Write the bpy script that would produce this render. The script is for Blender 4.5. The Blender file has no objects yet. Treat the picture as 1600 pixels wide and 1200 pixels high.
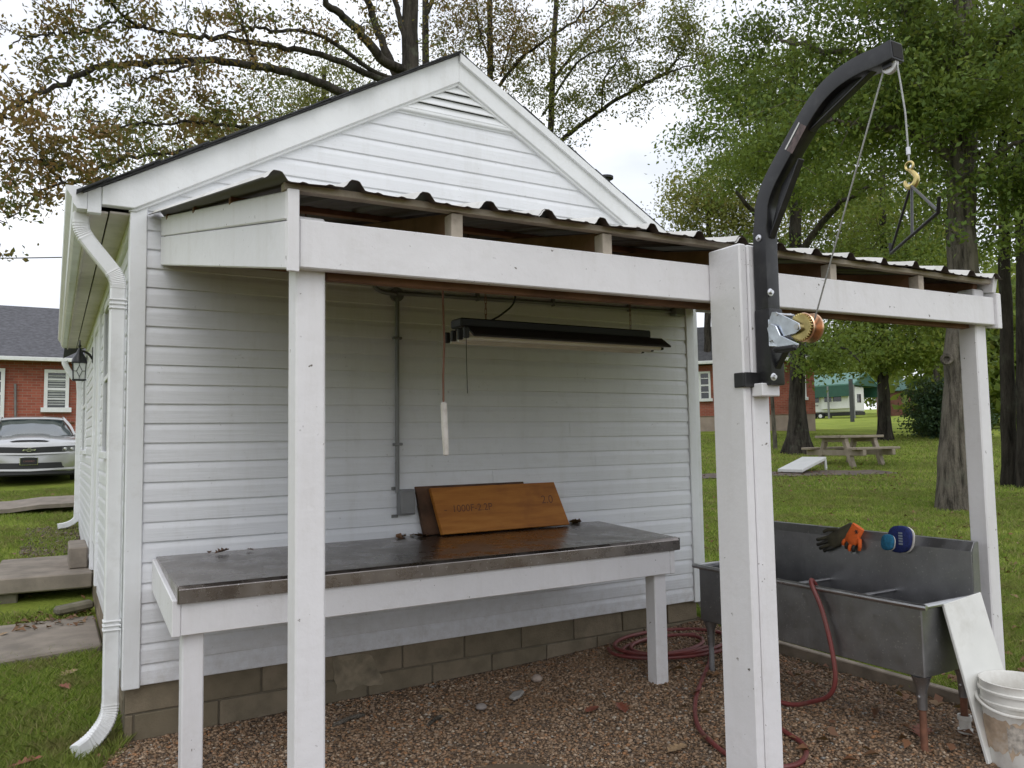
import bpy, bmesh, math, random
import numpy as np
from mathutils import Vector, Matrix
rng = np.random.default_rng(7)
random.seed(7)
scene = bpy.context.scene
COL = scene.collection
PI = math.pi

# ------------------------------------------------------------------ camera
F_PX, YAW, PITCH, ROLL = 1240.43, 0.5246, 0.0710, 0.0166
CAM = np.array([-0.326, -4.5121, 1.2009])
def _axes():
    f = np.array([math.sin(YAW)*math.cos(PITCH), math.cos(YAW)*math.cos(PITCH), math.sin(PITCH)])
    r = np.array([math.cos(YAW), -math.sin(YAW), 0.0]); d = np.cross(f, r)
    return (r*math.cos(ROLL)+d*math.sin(ROLL), -r*math.sin(ROLL)+d*math.cos(ROLL), f)
AX_R, AX_D, AX_F = _axes()
cd = bpy.data.cameras.new('camera'); cam = bpy.data.objects.new('camera', cd); COL.objects.link(cam)
cd.sensor_width = 36.0; cd.lens = F_PX/1600*36.0; cd.clip_start = 0.05; cd.clip_end = 3000
mw = Matrix.Identity(4)
for i in range(3):
    mw[i][0] = AX_R[i]; mw[i][1] = -AX_D[i]; mw[i][2] = -AX_F[i]; mw[i][3] = CAM[i]
cam.matrix_world = mw
scene.camera = cam

# ------------------------------------------------------------------ sky, sun, exposure
SUN_EL, SUN_AZ = math.radians(52), math.radians(205)      # azimuth clockwise from +y
world = bpy.data.worlds.new('World'); scene.world = world; world.use_nodes = True
nt = world.node_tree; nt.nodes.clear()
def wn(t, **k):
    n = nt.nodes.new(t)
    for a, b in k.items(): setattr(n, a, b)
    return n
sky = wn('ShaderNodeTexSky', sky_type='NISHITA', sun_disc=False, sun_elevation=SUN_EL, sun_rotation=SUN_AZ)
sky.air_density = 1.0; sky.dust_density = 3.0
hsv = wn('ShaderNodeHueSaturation'); hsv.inputs['Saturation'].default_value = 0.45
tc = wn('ShaderNodeTexCoord'); nz = wn('ShaderNodeTexNoise'); nz.inputs['Scale'].default_value = 2.6; nz.inputs['Detail'].default_value = 5
mp = wn('ShaderNodeMapping'); mp.inputs['Scale'].default_value = (1, 1, 2.6)
cr = wn('ShaderNodeValToRGB'); cr.color_ramp.elements[0].position = 0.33; cr.color_ramp.elements[1].position = 0.62
cr.color_ramp.elements[0].color = (6.1, 6.45, 7.3, 1); cr.color_ramp.elements[1].color = (8.7, 8.9, 9.3, 1)
mx = wn('ShaderNodeMix', data_type='RGBA'); mx.inputs['Factor'].default_value = 0.88
bg = wn('ShaderNodeBackground'); bg.inputs['Strength'].default_value = 0.135
wo = wn('ShaderNodeOutputWorld')
L = nt.links.new
L(sky.outputs[0], hsv.inputs['Color']); L(tc.outputs['Generated'], mp.inputs[0]); L(mp.outputs[0], nz.inputs['Vector'])
L(nz.outputs['Fac'], cr.inputs[0]); L(hsv.outputs[0], mx.inputs['A']); L(cr.outputs[0], mx.inputs['B'])
L(mx.outputs['Result'], bg.inputs['Color']); L(bg.outputs[0], wo.inputs['Surface'])
sl = bpy.data.lights.new('sun', 'SUN'); sl.energy = 0.7; sl.angle = math.radians(35); sl.color = (1, .97, .93)
so = bpy.data.objects.new('sun', sl); COL.objects.link(so)
sd = Vector((math.sin(SUN_AZ)*math.cos(SUN_EL), math.cos(SUN_AZ)*math.cos(SUN_EL), math.sin(SUN_EL)))
so.rotation_euler = sd.to_track_quat('Z', 'Y').to_euler(); so.location = (-6, -9, 14)
vs = scene.view_settings; vs.view_transform = 'Standard'; vs.look = 'None'; vs.exposure = 0.2; vs.gamma = 1.0; vs.use_curve_mapping = False
scene.render.engine = 'CYCLES'
cy = scene.cycles; cy.use_denoising = True; cy.max_bounces = 8; cy.diffuse_bounces = 5; cy.glossy_bounces = 4
cy.transmission_bounces = 4; cy.transparent_max_bounces = 8; cy.caustics_reflective = False; cy.caustics_refractive = False
cy.sample_clamp_indirect = 6.0

# ------------------------------------------------------------------ geometry helpers
def ray(u, v): return AX_R*((u-800)/F_PX) + AX_D*((v-600)/F_PX) + AX_F
def _pl(u, v, i, k):
    d = ray(u, v); return CAM + d*((k-CAM[i])/d[i])
def onX(u, v, k): return _pl(u, v, 0, k)
def onY(u, v, k): return _pl(u, v, 1, k)
def onZ(u, v, k): return _pl(u, v, 2, k)
def far(u, v, d):                                   # point of the line of sight at horizontal distance d
    r = ray(u, v); return CAM + r*(d/math.hypot(r[0], r[1]))

def sstep(a, b, x):
    t = np.clip((np.asarray(x, float)-a)/(b-a), 0, 1); return t*t*(3-2*t)
HB = far(1150, 680, 38)
def H(x, y):                                        # height of the ground
    x = np.asarray(x, float); y = np.asarray(y, float)
    d = np.hypot(x-CAM[0], y-CAM[1])
    z = -0.445 + 0.037*np.minimum(d, 105) + 0.030*np.maximum(d-105, 0)
    left = 1-sstep(-0.5, 2.5, x-0.12*np.maximum(y, 0))
    z = z + left*(-0.07*np.exp(-((y-2.6)/1.6)**2) + 0.032*np.maximum(y-7, 0)*(y < 60) + 0.032*53*(y >= 60))
    z = z + 0.07*np.exp(-((x-4.0)**2+(y-0.4)**2)/0.9)
    z = z + 0.55*np.exp(-((x-HB[0])**2+(y-HB[1])**2)/120)
    z = z + sstep(7, 16, d)*(0.035*np.sin(x*.41+.6)*np.cos(y*.37+1.1))
    return z

WO = {}
def thing(name, label, cat, loc, group=None):
    o = bpy.data.objects.new(name, None); COL.objects.link(o); o.empty_display_size = .1
    o.location = Vector([float(c) for c in loc]); WO[o] = np.array(loc, float)
    o['label'] = label; o['category'] = cat
    if group: o['group'] = group
    return o
def tag(o, label=None, cat=None, group=None, kind=None):
    for k, v in (('label', label), ('category', cat), ('group', group), ('kind', kind)):
        if v: o[k] = v
    return o
def raw_mesh(name, V, Fq, mat, smooth=False):
    """numpy path: V (n,3), Fq (m,k) all faces of one size"""
    me = bpy.data.meshes.new(name); V = np.asarray(V, np.float32); Fq = np.asarray(Fq, np.int32)
    m, k = Fq.shape
    me.vertices.add(len(V)); me.vertices.foreach_set('co', V.ravel())
    me.loops.add(m*k); me.loops.foreach_set('vertex_index', Fq.ravel())
    me.polygons.add(m); me.polygons.foreach_set('loop_start', np.arange(0, m*k, k, dtype=np.int32))
    if smooth: me.polygons.foreach_set('use_smooth', np.ones(m, dtype=bool))
    me.materials.append(mat); me.update(calc_edges=True)
    return me
def place(name, me, org, parent=None):
    o = bpy.data.objects.new(name, me); COL.objects.link(o); org = np.array(org, float); WO[o] = org
    if parent is not None: o.parent = parent; o.location = Vector(org - WO[parent])
    else: o.location = Vector(org)
    return o
class MB:
    def __init__(s): s.v = []; s.f = []
    def add(s, V, Fs):
        n = len(s.v); s.v += [tuple(map(float, p)) for p in V]; s.f += [tuple(i+n for i in f) for f in Fs]; return s
    def box(s, a, b):
        x0, y0, z0 = np.minimum(a, b); x1, y1, z1 = np.maximum(a, b)
        return s.add([(x0,y0,z0),(x1,y0,z0),(x1,y1,z0),(x0,y1,z0),(x0,y0,z1),(x1,y0,z1),(x1,y1,z1),(x0,y1,z1)],
                     [(0,3,2,1),(4,5,6,7),(0,1,5,4),(1,2,6,5),(2,3,7,6),(3,0,4,7)])
    def bar(s, p, q, w, h, up=(0, 0, 1)):              # rectangular bar from p to q; w sideways, h along up
        p = np.array(p, float); q = np.array(q, float); d = q-p; d /= np.linalg.norm(d)
        up = np.array(up, float); sd_ = np.cross(d, up); sd_ /= np.linalg.norm(sd_); u2 = np.cross(sd_, d)
        c = [sd_*(i*w/2)+u2*(j*h/2) for i, j in ((-1,-1),(1,-1),(1,1),(-1,1))]
        return s.add([p+x for x in c]+[q+x for x in c], [(0,1,2,3),(7,6,5,4),(0,4,5,1),(1,5,6,2),(2,6,7,3),(3,7,4,0)])
    def tube(s, pts, rad, n=8, caps=True):
        pts = np.array(pts, float); m = len(pts); rad = np.broadcast_to(np.asarray(rad, float), (m,))
        t = np.gradient(pts, axis=0); t /= np.linalg.norm(t, axis=1)[:, None]+1e-12
        a = np.array([0, 0, 1.0]) if abs(t[0][2]) < .9 else np.array([1.0, 0, 0])
        V = []
        for i in range(m):
            b = np.cross(t[i], a); b /= np.linalg.norm(b)+1e-12; a = np.cross(b, t[i])
            for k in range(n):
                th = 2*PI*k/n; V.append(pts[i]+rad[i]*(math.cos(th)*b+math.sin(th)*a))
        Fs = [(i*n+k, i*n+(k+1) % n, (i+1)*n+(k+1) % n, (i+1)*n+k) for i in range(m-1) for k in range(n)]
        if caps: Fs += [tuple(range(n-1, -1, -1)), tuple((m-1)*n+k for k in range(n))]
        return s.add(V, Fs)
    def cyl(s, p, q, r, n=14): return s.tube([p, q], r, n)
    def prism(s, poly, o, ex, ey, ez):                 # 2-D polygon in plane (ex,ey) at o, extruded by vector ez
        o = np.array(o, float); ex = np.array(ex, float); ey = np.array(ey, float); ez = np.array(ez, float); n = len(poly)
        A = [o+a*ex+b*ey for a, b in poly]
        return s.add(A+[p+ez for p in A], [tuple(range(n-1, -1, -1)), tuple(range(n, 2*n))]+[(i, (i+1) % n, n+(i+1) % n, n+i) for i in range(n)])
    def lathe(s, prof, c, n=24, ax=(0, 0, 1), close=False):  # prof list of (r, h)
        c = np.array(c, float); ax = np.array(ax, float); ax /= np.linalg.norm(ax)
        a = np.array([1.0, 0, 0]) if abs(ax[0]) < .8 else np.array([0, 1.0, 0]); b = np.cross(ax, a); b /= np.linalg.norm(b); a = np.cross(b, ax)
        V = [c+ax*h+r*(math.cos(2*PI*k/n)*a+math.sin(2*PI*k/n)*b) for r, h in prof for k in range(n)]
        m = len(prof)
        Fs = [(i*n+k, i*n+(k+1) % n, (i+1)*n+(k+1) % n, (i+1)*n+k) for i in range(m-1) for k in range(n)]
        if close: Fs += [tuple(range(n-1, -1, -1)), tuple((m-1)*n+k for k in range(n))]
        return s.add(V, Fs)
    def grid(s, P):                                    # P (a,b,3)
        a, b = P.shape[:2]
        return s.add(P.reshape(-1, 3), [(i*b+j, i*b+j+1, (i+1)*b+j+1, (i+1)*b+j) for i in range(a-1) for j in range(b-1)])
    def build(s, name, mat, parent=None, bevel=0, smooth=False, angle=35, seg=1, origin=None, thick=0):
        V = np.array(s.v); lo = V.min(0); hi = V.max(0)
        org = np.array([(lo[0]+hi[0])/2, (lo[1]+hi[1])/2, lo[2]]) if origin is None else np.array(origin, float)
        me = bpy.data.meshes.new(name); me.from_pydata([tuple(p) for p in (V-org)], [], s.f)
        bm = bmesh.new(); bm.from_mesh(me)
        if thick: bmesh.ops.solidify(bm, geom=bm.faces[:], thickness=thick)
        bmesh.ops.recalc_face_normals(bm, faces=bm.faces)
        if bevel:
            es = [e for e in bm.edges if len(e.link_faces) == 2 and e.calc_face_angle(0) > .5]
            if es: bmesh.ops.bevel(bm, geom=es, offset=bevel, segments=seg, affect='EDGES', clamp_overlap=True, profile=.6)
        bm.to_mesh(me); bm.free()
        if smooth or seg > 1:
            me.polygons.foreach_set('use_smooth', np.ones(len(me.polygons), dtype=bool)); me.set_sharp_from_angle(angle=math.radians(angle))
        for m in (mat if isinstance(mat, (list, tuple)) else [mat]): me.materials.append(m)
        return place(name, me, org, parent)
def box(name, a, b, mat, parent=None, bevel=.003): return MB().box(a, b).build(name, mat, parent, bevel)
def bez(p, n=12):                                    # Catmull-Rom through points
    p = np.array(p, float); q = np.vstack([2*p[0]-p[1], p, 2*p[-1]-p[-2]]); out = []
    for i in range(len(p)-1):
        a, b, c, d = q[i:i+4]
        for t in np.linspace(0, 1, n, endpoint=False):
            out.append(.5*((2*b)+(c-a)*t+(2*a-5*b+4*c-d)*t*t+(3*b-a-3*c+d)*t**3))
    out.append(p[-1]); return np.array(out)
def text_mesh(name, body, size, o, ex, ey, mat, parent, lift=.0006, bold=0.0):
    cu = bpy.data.curves.new(name, 'FONT'); cu.body = body; cu.size = size; cu.align_x = 'CENTER'; cu.align_y = 'CENTER'; cu.offset = bold
    to = bpy.data.objects.new(name, cu); COL.objects.link(to)
    me = bpy.data.meshes.new_from_object(to.evaluated_get(bpy.context.evaluated_depsgraph_get())); bpy.data.objects.remove(to)
    ex = Vector(ex).normalized(); ey = Vector(ey).normalized(); en = ex.cross(ey)
    for v in me.vertices: v.co = ex*v.co.x + ey*v.co.y + en*lift
    me.materials.clear(); me.materials.append(mat)
    return place(name, me, o, parent)

# ------------------------------------------------------------------ materials
class NT:
    def __init__(s, name):
        s.m = bpy.data.materials.new(name); s.m.use_nodes = True; s.t = s.m.node_tree; s.t.nodes.clear()
        s.out = s.n('ShaderNodeOutputMaterial'); s.b = s.n('ShaderNodeBsdfPrincipled'); s.l(s.b.outputs[0], s.out.inputs['Surface'])
        s.pos = s.n('ShaderNodeNewGeometry')
    def n(s, t, **k):
        x = s.t.nodes.new(t)
        for a, b in k.items(): setattr(x, a, b)
        return x
    def l(s, a, b): s.t.links.new(a, b)
    def noise(s, scale, detail=4, rough=.55, stretch=(1, 1, 1)):
        mpn = s.n('ShaderNodeMapping'); mpn.inputs['Scale'].default_value = stretch; s.l(s.pos.outputs['Position'], mpn.inputs[0])
        x = s.n('ShaderNodeTexNoise'); x.inputs['Scale'].default_value = scale; x.inputs['Detail'].default_value = detail; x.inputs['Roughness'].default_value = rough
        s.l(mpn.outputs[0], x.inputs['Vector']); return x.outputs['Fac']
    def vor(s, scale, stretch=(1, 1, 1), feature='F1', out='Distance'):
        mpn = s.n('ShaderNodeMapping'); mpn.inputs['Scale'].default_value = stretch; s.l(s.pos.outputs['Position'], mpn.inputs[0])
        x = s.n('ShaderNodeTexVoronoi', feature=feature); x.inputs['Scale'].default_value = scale; s.l(mpn.outputs[0], x.inputs['Vector']); return x.outputs[out]
    def ramp(s, fac, stops):
        r = s.n('ShaderNodeValToRGB'); e = r.color_ramp.elements
        while len(e) < len(stops): e.new(.5)
        for q, (p, c) in zip(e, stops): q.position = p; q.color = (*c, 1) if len(c) == 3 else c
        s.l(fac, r.inputs[0]); return r.outputs[0]
    def mix(s, fac, a, b, mode='MIX'):
        m = s.n('ShaderNodeMix', data_type='RGBA', blend_type=mode)
        for sock, v in ((m.inputs['Factor'], fac), (m.inputs['A'], a), (m.inputs['B'], b)):
            if hasattr(v, 'is_linked'): s.l(v, sock)
            else: sock.default_value = v if not isinstance(v, tuple) else (*v, 1)[:4]
        return m.outputs['Result']
    def rng(s, fac, a, b, c, d):
        m = s.n('ShaderNodeMapRange'); s.l(fac, m.inputs[0])
        for i, v in enumerate((a, b, c, d)): m.inputs[i+1].default_value = v
        return m.outputs[0]
    def col(s, c):
        if hasattr(c, 'is_linked'): s.l(c, s.b.inputs['Base Color'])
        else: s.b.inputs['Base Color'].default_value = (*c, 1)
    def bump(s, h, strength=.3, dist=.01):
        b = s.n('ShaderNodeBump'); b.inputs['Strength'].default_value = strength; b.inputs['Distance'].default_value = dist
        s.l(h, b.inputs['Height']); s.l(b.outputs[0], s.b.inputs['Normal']); return b
    def set(s, **k):
        for a, v in k.items():
            i = s.b.inputs[a.replace('_', ' ')]
            if hasattr(v, 'is_linked'): s.l(v, i)
            else: i.default_value = v
        return s
def simple(name, c, rough=.6, metal=0.0, var=.12, scale=6, bump=0, bscale=60, spec=.5, dirt=None, dscale=3, damt=.5):
    t = NT(name); n = t.noise(scale, 5)
    lo = tuple(x*(1-var) for x in c); hi = tuple(min(1, x*(1+var)) for x in c)
    cc = t.ramp(n, [(.3, lo), (.7, hi)])
    if dirt is not None:
        dn = t.noise(dscale, 7, .65); cc = t.mix(t.rng(dn, .5, .72, 0, damt), cc, dirt)
    t.col(cc); t.set(Roughness=rough, Metallic=metal, Specular_IOR_Level=spec)
    if bump: t.bump(t.noise(bscale, 4), bump, .004)
    return t.m
def painted(name, c, specks=.35, rough=.55, grain=(1, 1, 1), gscale=25, low=None):
    t = NT(name); n = t.noise(2.2, 5); cc = t.ramp(n, [(.3, tuple(x*.93 for x in c)), (.7, c)])
    cc = t.mix(t.rng(t.noise(9, 6, .7), .55, .8, 0, .35), cc, tuple(x*.72 for x in (c[0], c[1]*.97, c[2]*.9)))
    sp = t.noise(38, 3, .6); big = t.noise(5, 2)
    a = t.n('ShaderNodeMath', operation='MULTIPLY'); t.l(t.rng(sp, .685, .73, 0, 1), a.inputs[0]); t.l(t.rng(big, .44, .56, 0, specks), a.inputs[1])
    cc = t.mix(a.outputs[0], cc, (.10, .08, .065)); t.col(cc); t.set(Roughness=rough, Specular_IOR_Level=.4)
    st_ = t.noise(7, 6, .7, (1, 1, .12)); cc = t.mix(t.rng(st_, .52, .78, 0, .30), cc, tuple(x*.66 for x in (c[0], c[1]*.96, c[2]*.86)))
    if low:                                             # mud splashed up from the ground
        sz = t.n('ShaderNodeSeparateXYZ'); t.l(t.pos.outputs['Position'], sz.inputs[0]); hf = t.rng(sz.outputs[2], low[0], low[1], 1, 0)
        a2 = t.n('ShaderNodeMath', operation='MULTIPLY'); t.l(hf, a2.inputs[0]); t.l(t.rng(t.noise(18, 6, .75), .35, .7, 0, .42), a2.inputs[1]); cc = t.mix(a2.outputs[0], cc, (.30, .24, .17))
    t.col(cc)
    ad = t.n('ShaderNodeMath', operation='ADD'); t.l(t.noise(gscale, 5, .6, grain), ad.inputs[0]); t.l(t.rng(t.noise(5, 4, .5), 0, 1, 0, 1.2), ad.inputs[1]); t.bump(ad.outputs[0], .35, .006); return t.m
def steel(name, c, rough=.38, scr=(1, 30, 1)):
    t = NT(name); cc = t.ramp(t.noise(4, 6, .65), [(.3, tuple(x*.7 for x in c)), (.7, c)])
    cc = t.mix(t.rng(t.noise(75, 3, .6), .64, .72, 0, .55), cc, (.70, .69, .68)); cc = t.mix(t.rng(t.noise(3, 6, .75, (1, 1, .25)), .52, .74, 0, .45), cc, tuple(x*.45 for x in c)); t.col(cc)
    t.set(Metallic=1.0, Roughness=t.rng(t.noise(7, 6, .7), .25, .75, rough-.1, rough+.18)); t.bump(t.noise(30, 4, .6, scr), .08, .003); return t.m
def leafmat(name, stops, trans=.35, rough=.55):
    t = NT(name); r = t.pos.outputs['Random Per Island']; cc = t.ramp(r, stops)
    cc = t.mix(t.rng(t.noise(.75, 3), .42, .60, 0, .75), cc, stops[-2][1]); t.col(cc)  # noise brightens whole clumps in the leaf colour, imitating sunlit foliage
    t.set(Roughness=rough, Specular_IOR_Level=.3); tr = t.n('ShaderNodeBsdfTranslucent'); t.l(t.mix(.5, cc, (.30, .32, .06), 'MIX'), tr.inputs[0])
    ms = t.n('ShaderNodeMixShader'); ms.inputs[0].default_value = trans; t.l(t.b.outputs[0], ms.inputs[1]); t.l(tr.outputs[0], ms.inputs[2]); t.l(ms.outputs[0], t.out.inputs['Surface']); return t.m
def barkmat(name, c, scale=9, lichen=.3):
    t = NT(name); rd = t.noise(scale, 7, .68, (1, 1, .16)); fine = t.noise(scale*5, 4, .6, (1, 1, .35))
    cc = t.ramp(rd, [(.36, tuple(x*.28 for x in c)), (.52, c), (.7, tuple(x*1.5 for x in c))])
    cc = t.mix(t.rng(t.noise(3.1, 5, .6), .55, .72, 0, lichen), cc, (.16, .18, .13)); t.col(cc); t.set(Roughness=.95, Specular_IOR_Level=.15)
    ad = t.n('ShaderNodeMath', operation='ADD'); t.l(rd, ad.inputs[0]); t.l(t.rng(fine, 0, 1, 0, .35), ad.inputs[1]); t.bump(ad.outputs[0], .95, .09); return t.m

m_vinyl = painted('white_vinyl', (.79, .80, .84), .25, .42, (.3, .3, 6), 12, (-.05, .28))
m_paint = painted('white_paint', (.77, .76, .775), 1.0, .5, (.35, .35, .35), 60, (-.35, .05))
m_trim = painted('white_trim', (.80, .81, .83), .3, .45)
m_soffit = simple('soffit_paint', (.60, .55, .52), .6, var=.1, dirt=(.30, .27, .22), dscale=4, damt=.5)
m_alum = simple('white_aluminium', (.76, .77, .78), .38, var=.05, dirt=(.45, .44, .40), dscale=9, damt=.35)
m_beige = simple('weathered_beige_wood', (.47, .41, .34), .75, var=.2, scale=8, bump=.3, dirt=(.16, .11, .08), dscale=9, damt=.6)
m_rafter = simple('old_brown_lumber', (.19, .098, .056), .85, var=.4, scale=5, bump=.4, bscale=40)
m_shingle = simple('dark_shingle', (.045, .046, .05), .95, var=.4, scale=40, bump=.6, bscale=120)
m_dark = simple('painted_void_shade', (.015, .014, .013), .9)  # near-black colour standing in for shade inside the vent and arm tube
m_black = simple('black_powder_coat', (.012, .012, .014), .38, var=.3, dirt=(.05, .05, .05), dscale=20, damt=.5)
m_blackp = simple('black_plastic', (.015, .015, .016), .45)
m_zinc = simple('zinc_plated_steel', (.62, .66, .72), .3, 1.0, var=.18, scale=30)
m_bolt = simple('bolt_steel', (.6, .6, .62), .35, 1.0, var=.2, scale=50)
m_yzinc = simple('yellow_zinc', (.62, .50, .22), .32, 1.0, var=.25, scale=25)
m_copper = simple('iridescent_zinc', (.72, .46, .30), .3, 1.0, var=.3, scale=18)
m_cable = simple('wire_rope', (.34, .34, .33), .5, .7, var=.3, scale=200)
m_benchsteel = steel('bench_steel', (.37, .335, .315), .25, (25, 1, 1))
m_sinksteel = steel('sink_steel', (.36, .36, .37), .42, (1, 1, 25))
m_rust = simple('rusty_pipe', (.17, .075, .045), .85, var=.45, scale=14, bump=.4, bscale=80)
m_conduit = simple('grey_conduit', (.20, .20, .205), .5, .3, var=.15)
m_hose = simple('red_rubber_hose', (.165, .036, .033), .5, var=.25, scale=5, dirt=(.16, .10, .08), dscale=7, damt=.6)
m_bucket = simple('bucket_plastic', (.72, .71, .67), .42, var=.06, dirt=(.40, .35, .28), dscale=7, damt=.6)
m_poly = simple('white_poly_board', (.70, .70, .67), .45, var=.05, dirt=(.42, .40, .34), dscale=4, damt=.55)
m_concrete = simple('concrete', (.235, .20, .165), .85, var=.22, scale=5, bump=.35, bscale=70, dirt=(.12, .105, .085), dscale=3, damt=.7)
m_mossy = simple('mossy_concrete', (.155, .14, .10), .9, var=.35, scale=5, bump=.5, bscale=40, dirt=(.06, .065, .03), dscale=4, damt=.8)
m_glass = simple('dark_window_glass', (.02, .024, .028), .08, var=.2, spec=.8)
m_glassb = simple('blind_behind_glass', (.30, .34, .34), .35, var=.1)

# ================================================================== ground
def _sheet_grid(xs, ys, zf):
    X, Y = np.meshgrid(xs, ys); Z = zf(X, Y); V = np.stack([X, Y, Z], -1).reshape(-1, 3); a, b = X.shape
    i, j = np.meshgrid(np.arange(a-1), np.arange(b-1), indexing='ij'); k = (i*b+j).ravel()
    return V, np.stack([k, k+1, k+b+1, k+b], 1)
t = NT('lawn'); g = t.ramp(t.noise(.55, 6, .62), [(.30, (.14, .175, .030)), (.5, (.245, .31, .050)), (.70, (.34, .38, .070))])
g = t.mix(t.rng(t.noise(2.6, 6, .7), .54, .70, 0, .75), g, (.21, .165, .075)); g = t.mix(t.rng(t.noise(26, 4, .7), .5, .75, 0, .5), g, (.065, .10, .022))
t.col(g); t.set(Roughness=.95, Specular_IOR_Level=.1); t.bump(t.noise(38, 5, .75), .9, .05); m_lawn = t.m
ss = np.sinh(np.linspace(-1, 1, 161)*6.6)/math.sinh(6.6)*620
V, Fq = _sheet_grid(ss+1.5, ss+1.0, H)
tag(place('ground', raw_mesh('ground', V, Fq, m_lawn, True), (0, 0, 0)), kind='structure')
t = NT('gravel_soil'); g = t.ramp(t.vor(55, out='Color'), [(.1, (.07, .046, .030)), (.5, (.15, .105, .070)), (.9, (.26, .19, .14))])
g = t.mix(t.rng(t.noise(1.7, 5), .45, .7, 0, .6), g, (.115, .072, .042)); t.col(g); t.set(Roughness=.95); t.bump(t.vor(55), .9, .03); m_soil = t.m
def gravel_left(y): return np.interp(-y, [-.1, .0, .35, .8, 1.5, 3, 5, 14], [.05, .03, -.14, -.34, -1.0, -4, -9, -12])
def gravel_right(y): return np.interp(-y, [-.3, .0, .76, 1.63, 2.6, 3.6, 6, 14], [3.95, 3.90, 3.80, 3.88, 4.00, 4.3, 9, 14])
ys = np.concatenate([np.linspace(.15, -3, 50), np.linspace(-3.3, -14, 20)]); P_ = np.zeros((70, 50, 3))
for i, y in enumerate(ys):
    xs = np.linspace(gravel_left(y), gravel_right(y), 50); P_[i, :, 0] = xs; P_[i, :, 1] = y; P_[i, :, 2] = H(xs, y)+.006
gb = MB().grid(P_).build('gravel_bed', m_soil, smooth=True); tag(gb, kind='structure')
# loose stones of the bed, as real pebbles
def pebbles(name, pts, smin, smax, mat, seed=3):
    r = np.random.default_rng(seed); n = len(pts); ph = (1+5**.5)/2
    base = np.array([(-1, 0, 0), (.5, .87, 0), (.5, -.87, 0), (-.45, .78, .1), (.9, 0, .1), (-.45, -.78, .1), (.1, .05, 1), (0, 0, -1)])
    fc = np.array([(0, 5, 6), (5, 2, 6), (2, 4, 6), (4, 1, 6), (1, 3, 6), (3, 0, 6), (5, 0, 7), (2, 5, 7), (4, 2, 7), (1, 4, 7), (3, 1, 7), (0, 3, 7)])
    s = smin+(smax-smin)*r.random(n)**2.2; sx = s[:, None]*np.stack([.8+.6*r.random(n), .6+.5*r.random(n), .38+.3*r.random(n)], 1)*.5
    B = base[None]*(1+.22*(r.random((n, 8, 1))-.5))*sx[:, None]
    a = r.random(n)*6.283; ti = r.normal(0, .3, n); ca, sa, ct, st = np.cos(a), np.sin(a), np.cos(ti), np.sin(ti)
    y2 = B[..., 1]*ct[:, None]-B[..., 2]*st[:, None]; z2 = B[..., 1]*st[:, None]+B[..., 2]*ct[:, None]
    x3 = B[..., 0]*ca[:, None]-y2*sa[:, None]; y3 = B[..., 0]*sa[:, None]+y2*ca[:, None]
    Vv = np.stack([x3, y3, z2], -1)+pts[:, None]; Vv[..., 2] += (sx[:, 2]*.45)[:, None]
    Ff = (fc[None]+(np.arange(n)*8)[:, None, None]).reshape(-1, 3)
    return tag(place(name, raw_mesh(name, Vv.reshape(-1, 3), Ff, mat, True), (0, 0, 0)), kind='stuff')
t = NT('pebble'); g = t.ramp(t.pos.outputs['Random Per Island'], [(0, (.10, .060, .034)), (.25, (.215, .138, .080)), (.5, (.32, .22, .14)), (.72, (.27, .195, .135)), (.86, (.33, .16, .07)), (.95, (.48, .39, .29)), (1, (.25, .245, .23))])
g = t.mix(t.rng(t.noise(2.2, 5), .42, .68, 0, .45), g, (.16, .095, .050)); t.col(g); t.set(Roughness=.72, Specular_IOR_Level=.35); m_pebble = t.m
n = 105000; yy = .05-2.95*rng.random(n); xx = np.maximum(gravel_left(yy), -.9)-.06+(gravel_right(yy)-np.maximum(gravel_left(yy), -.9)+.08)*rng.random(n)
keep = (np.hypot(xx-CAM[0], yy-CAM[1]) > 2.4); xx, yy = xx[keep], yy[keep]
keep = ~((xx < 3.87) & (yy > -.005)); xx, yy = xx[keep], yy[keep]
MP = onZ(800, 1200, -.27); me_ = ((xx-MP[0])*.86+(yy-MP[1])*-.5)**2/.055+((xx-MP[0])*.5+(yy-MP[1])*.86)**2/.012; keep = me_+.25*np.sin(xx*41)*np.cos(yy*37) > 1; xx, yy = xx[keep], yy[keep]
tag(MB().prism([(MP[0]+.24*math.cos(a)*.86+.12*math.sin(a)*.5, MP[1]-.24*math.cos(a)*.5+.12*math.sin(a)*.86) for a in np.linspace(0, 2*PI, 22)[:-1]], (0, 0, float(H(MP[0], MP[1]))), (1, 0, 0), (0, 1, 0), (0, 0, .014)).build('mud_patch', simple('bare_mud', (.125, .088, .055), .85, var=.25, scale=9, bump=.3), None, .006), kind='structure')
tag(pebbles('gravel', np.stack([xx, yy, H(xx, yy)+.006], 1), .008, .027, m_pebble), 'loose reddish brown gravel under the lean-to')

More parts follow.
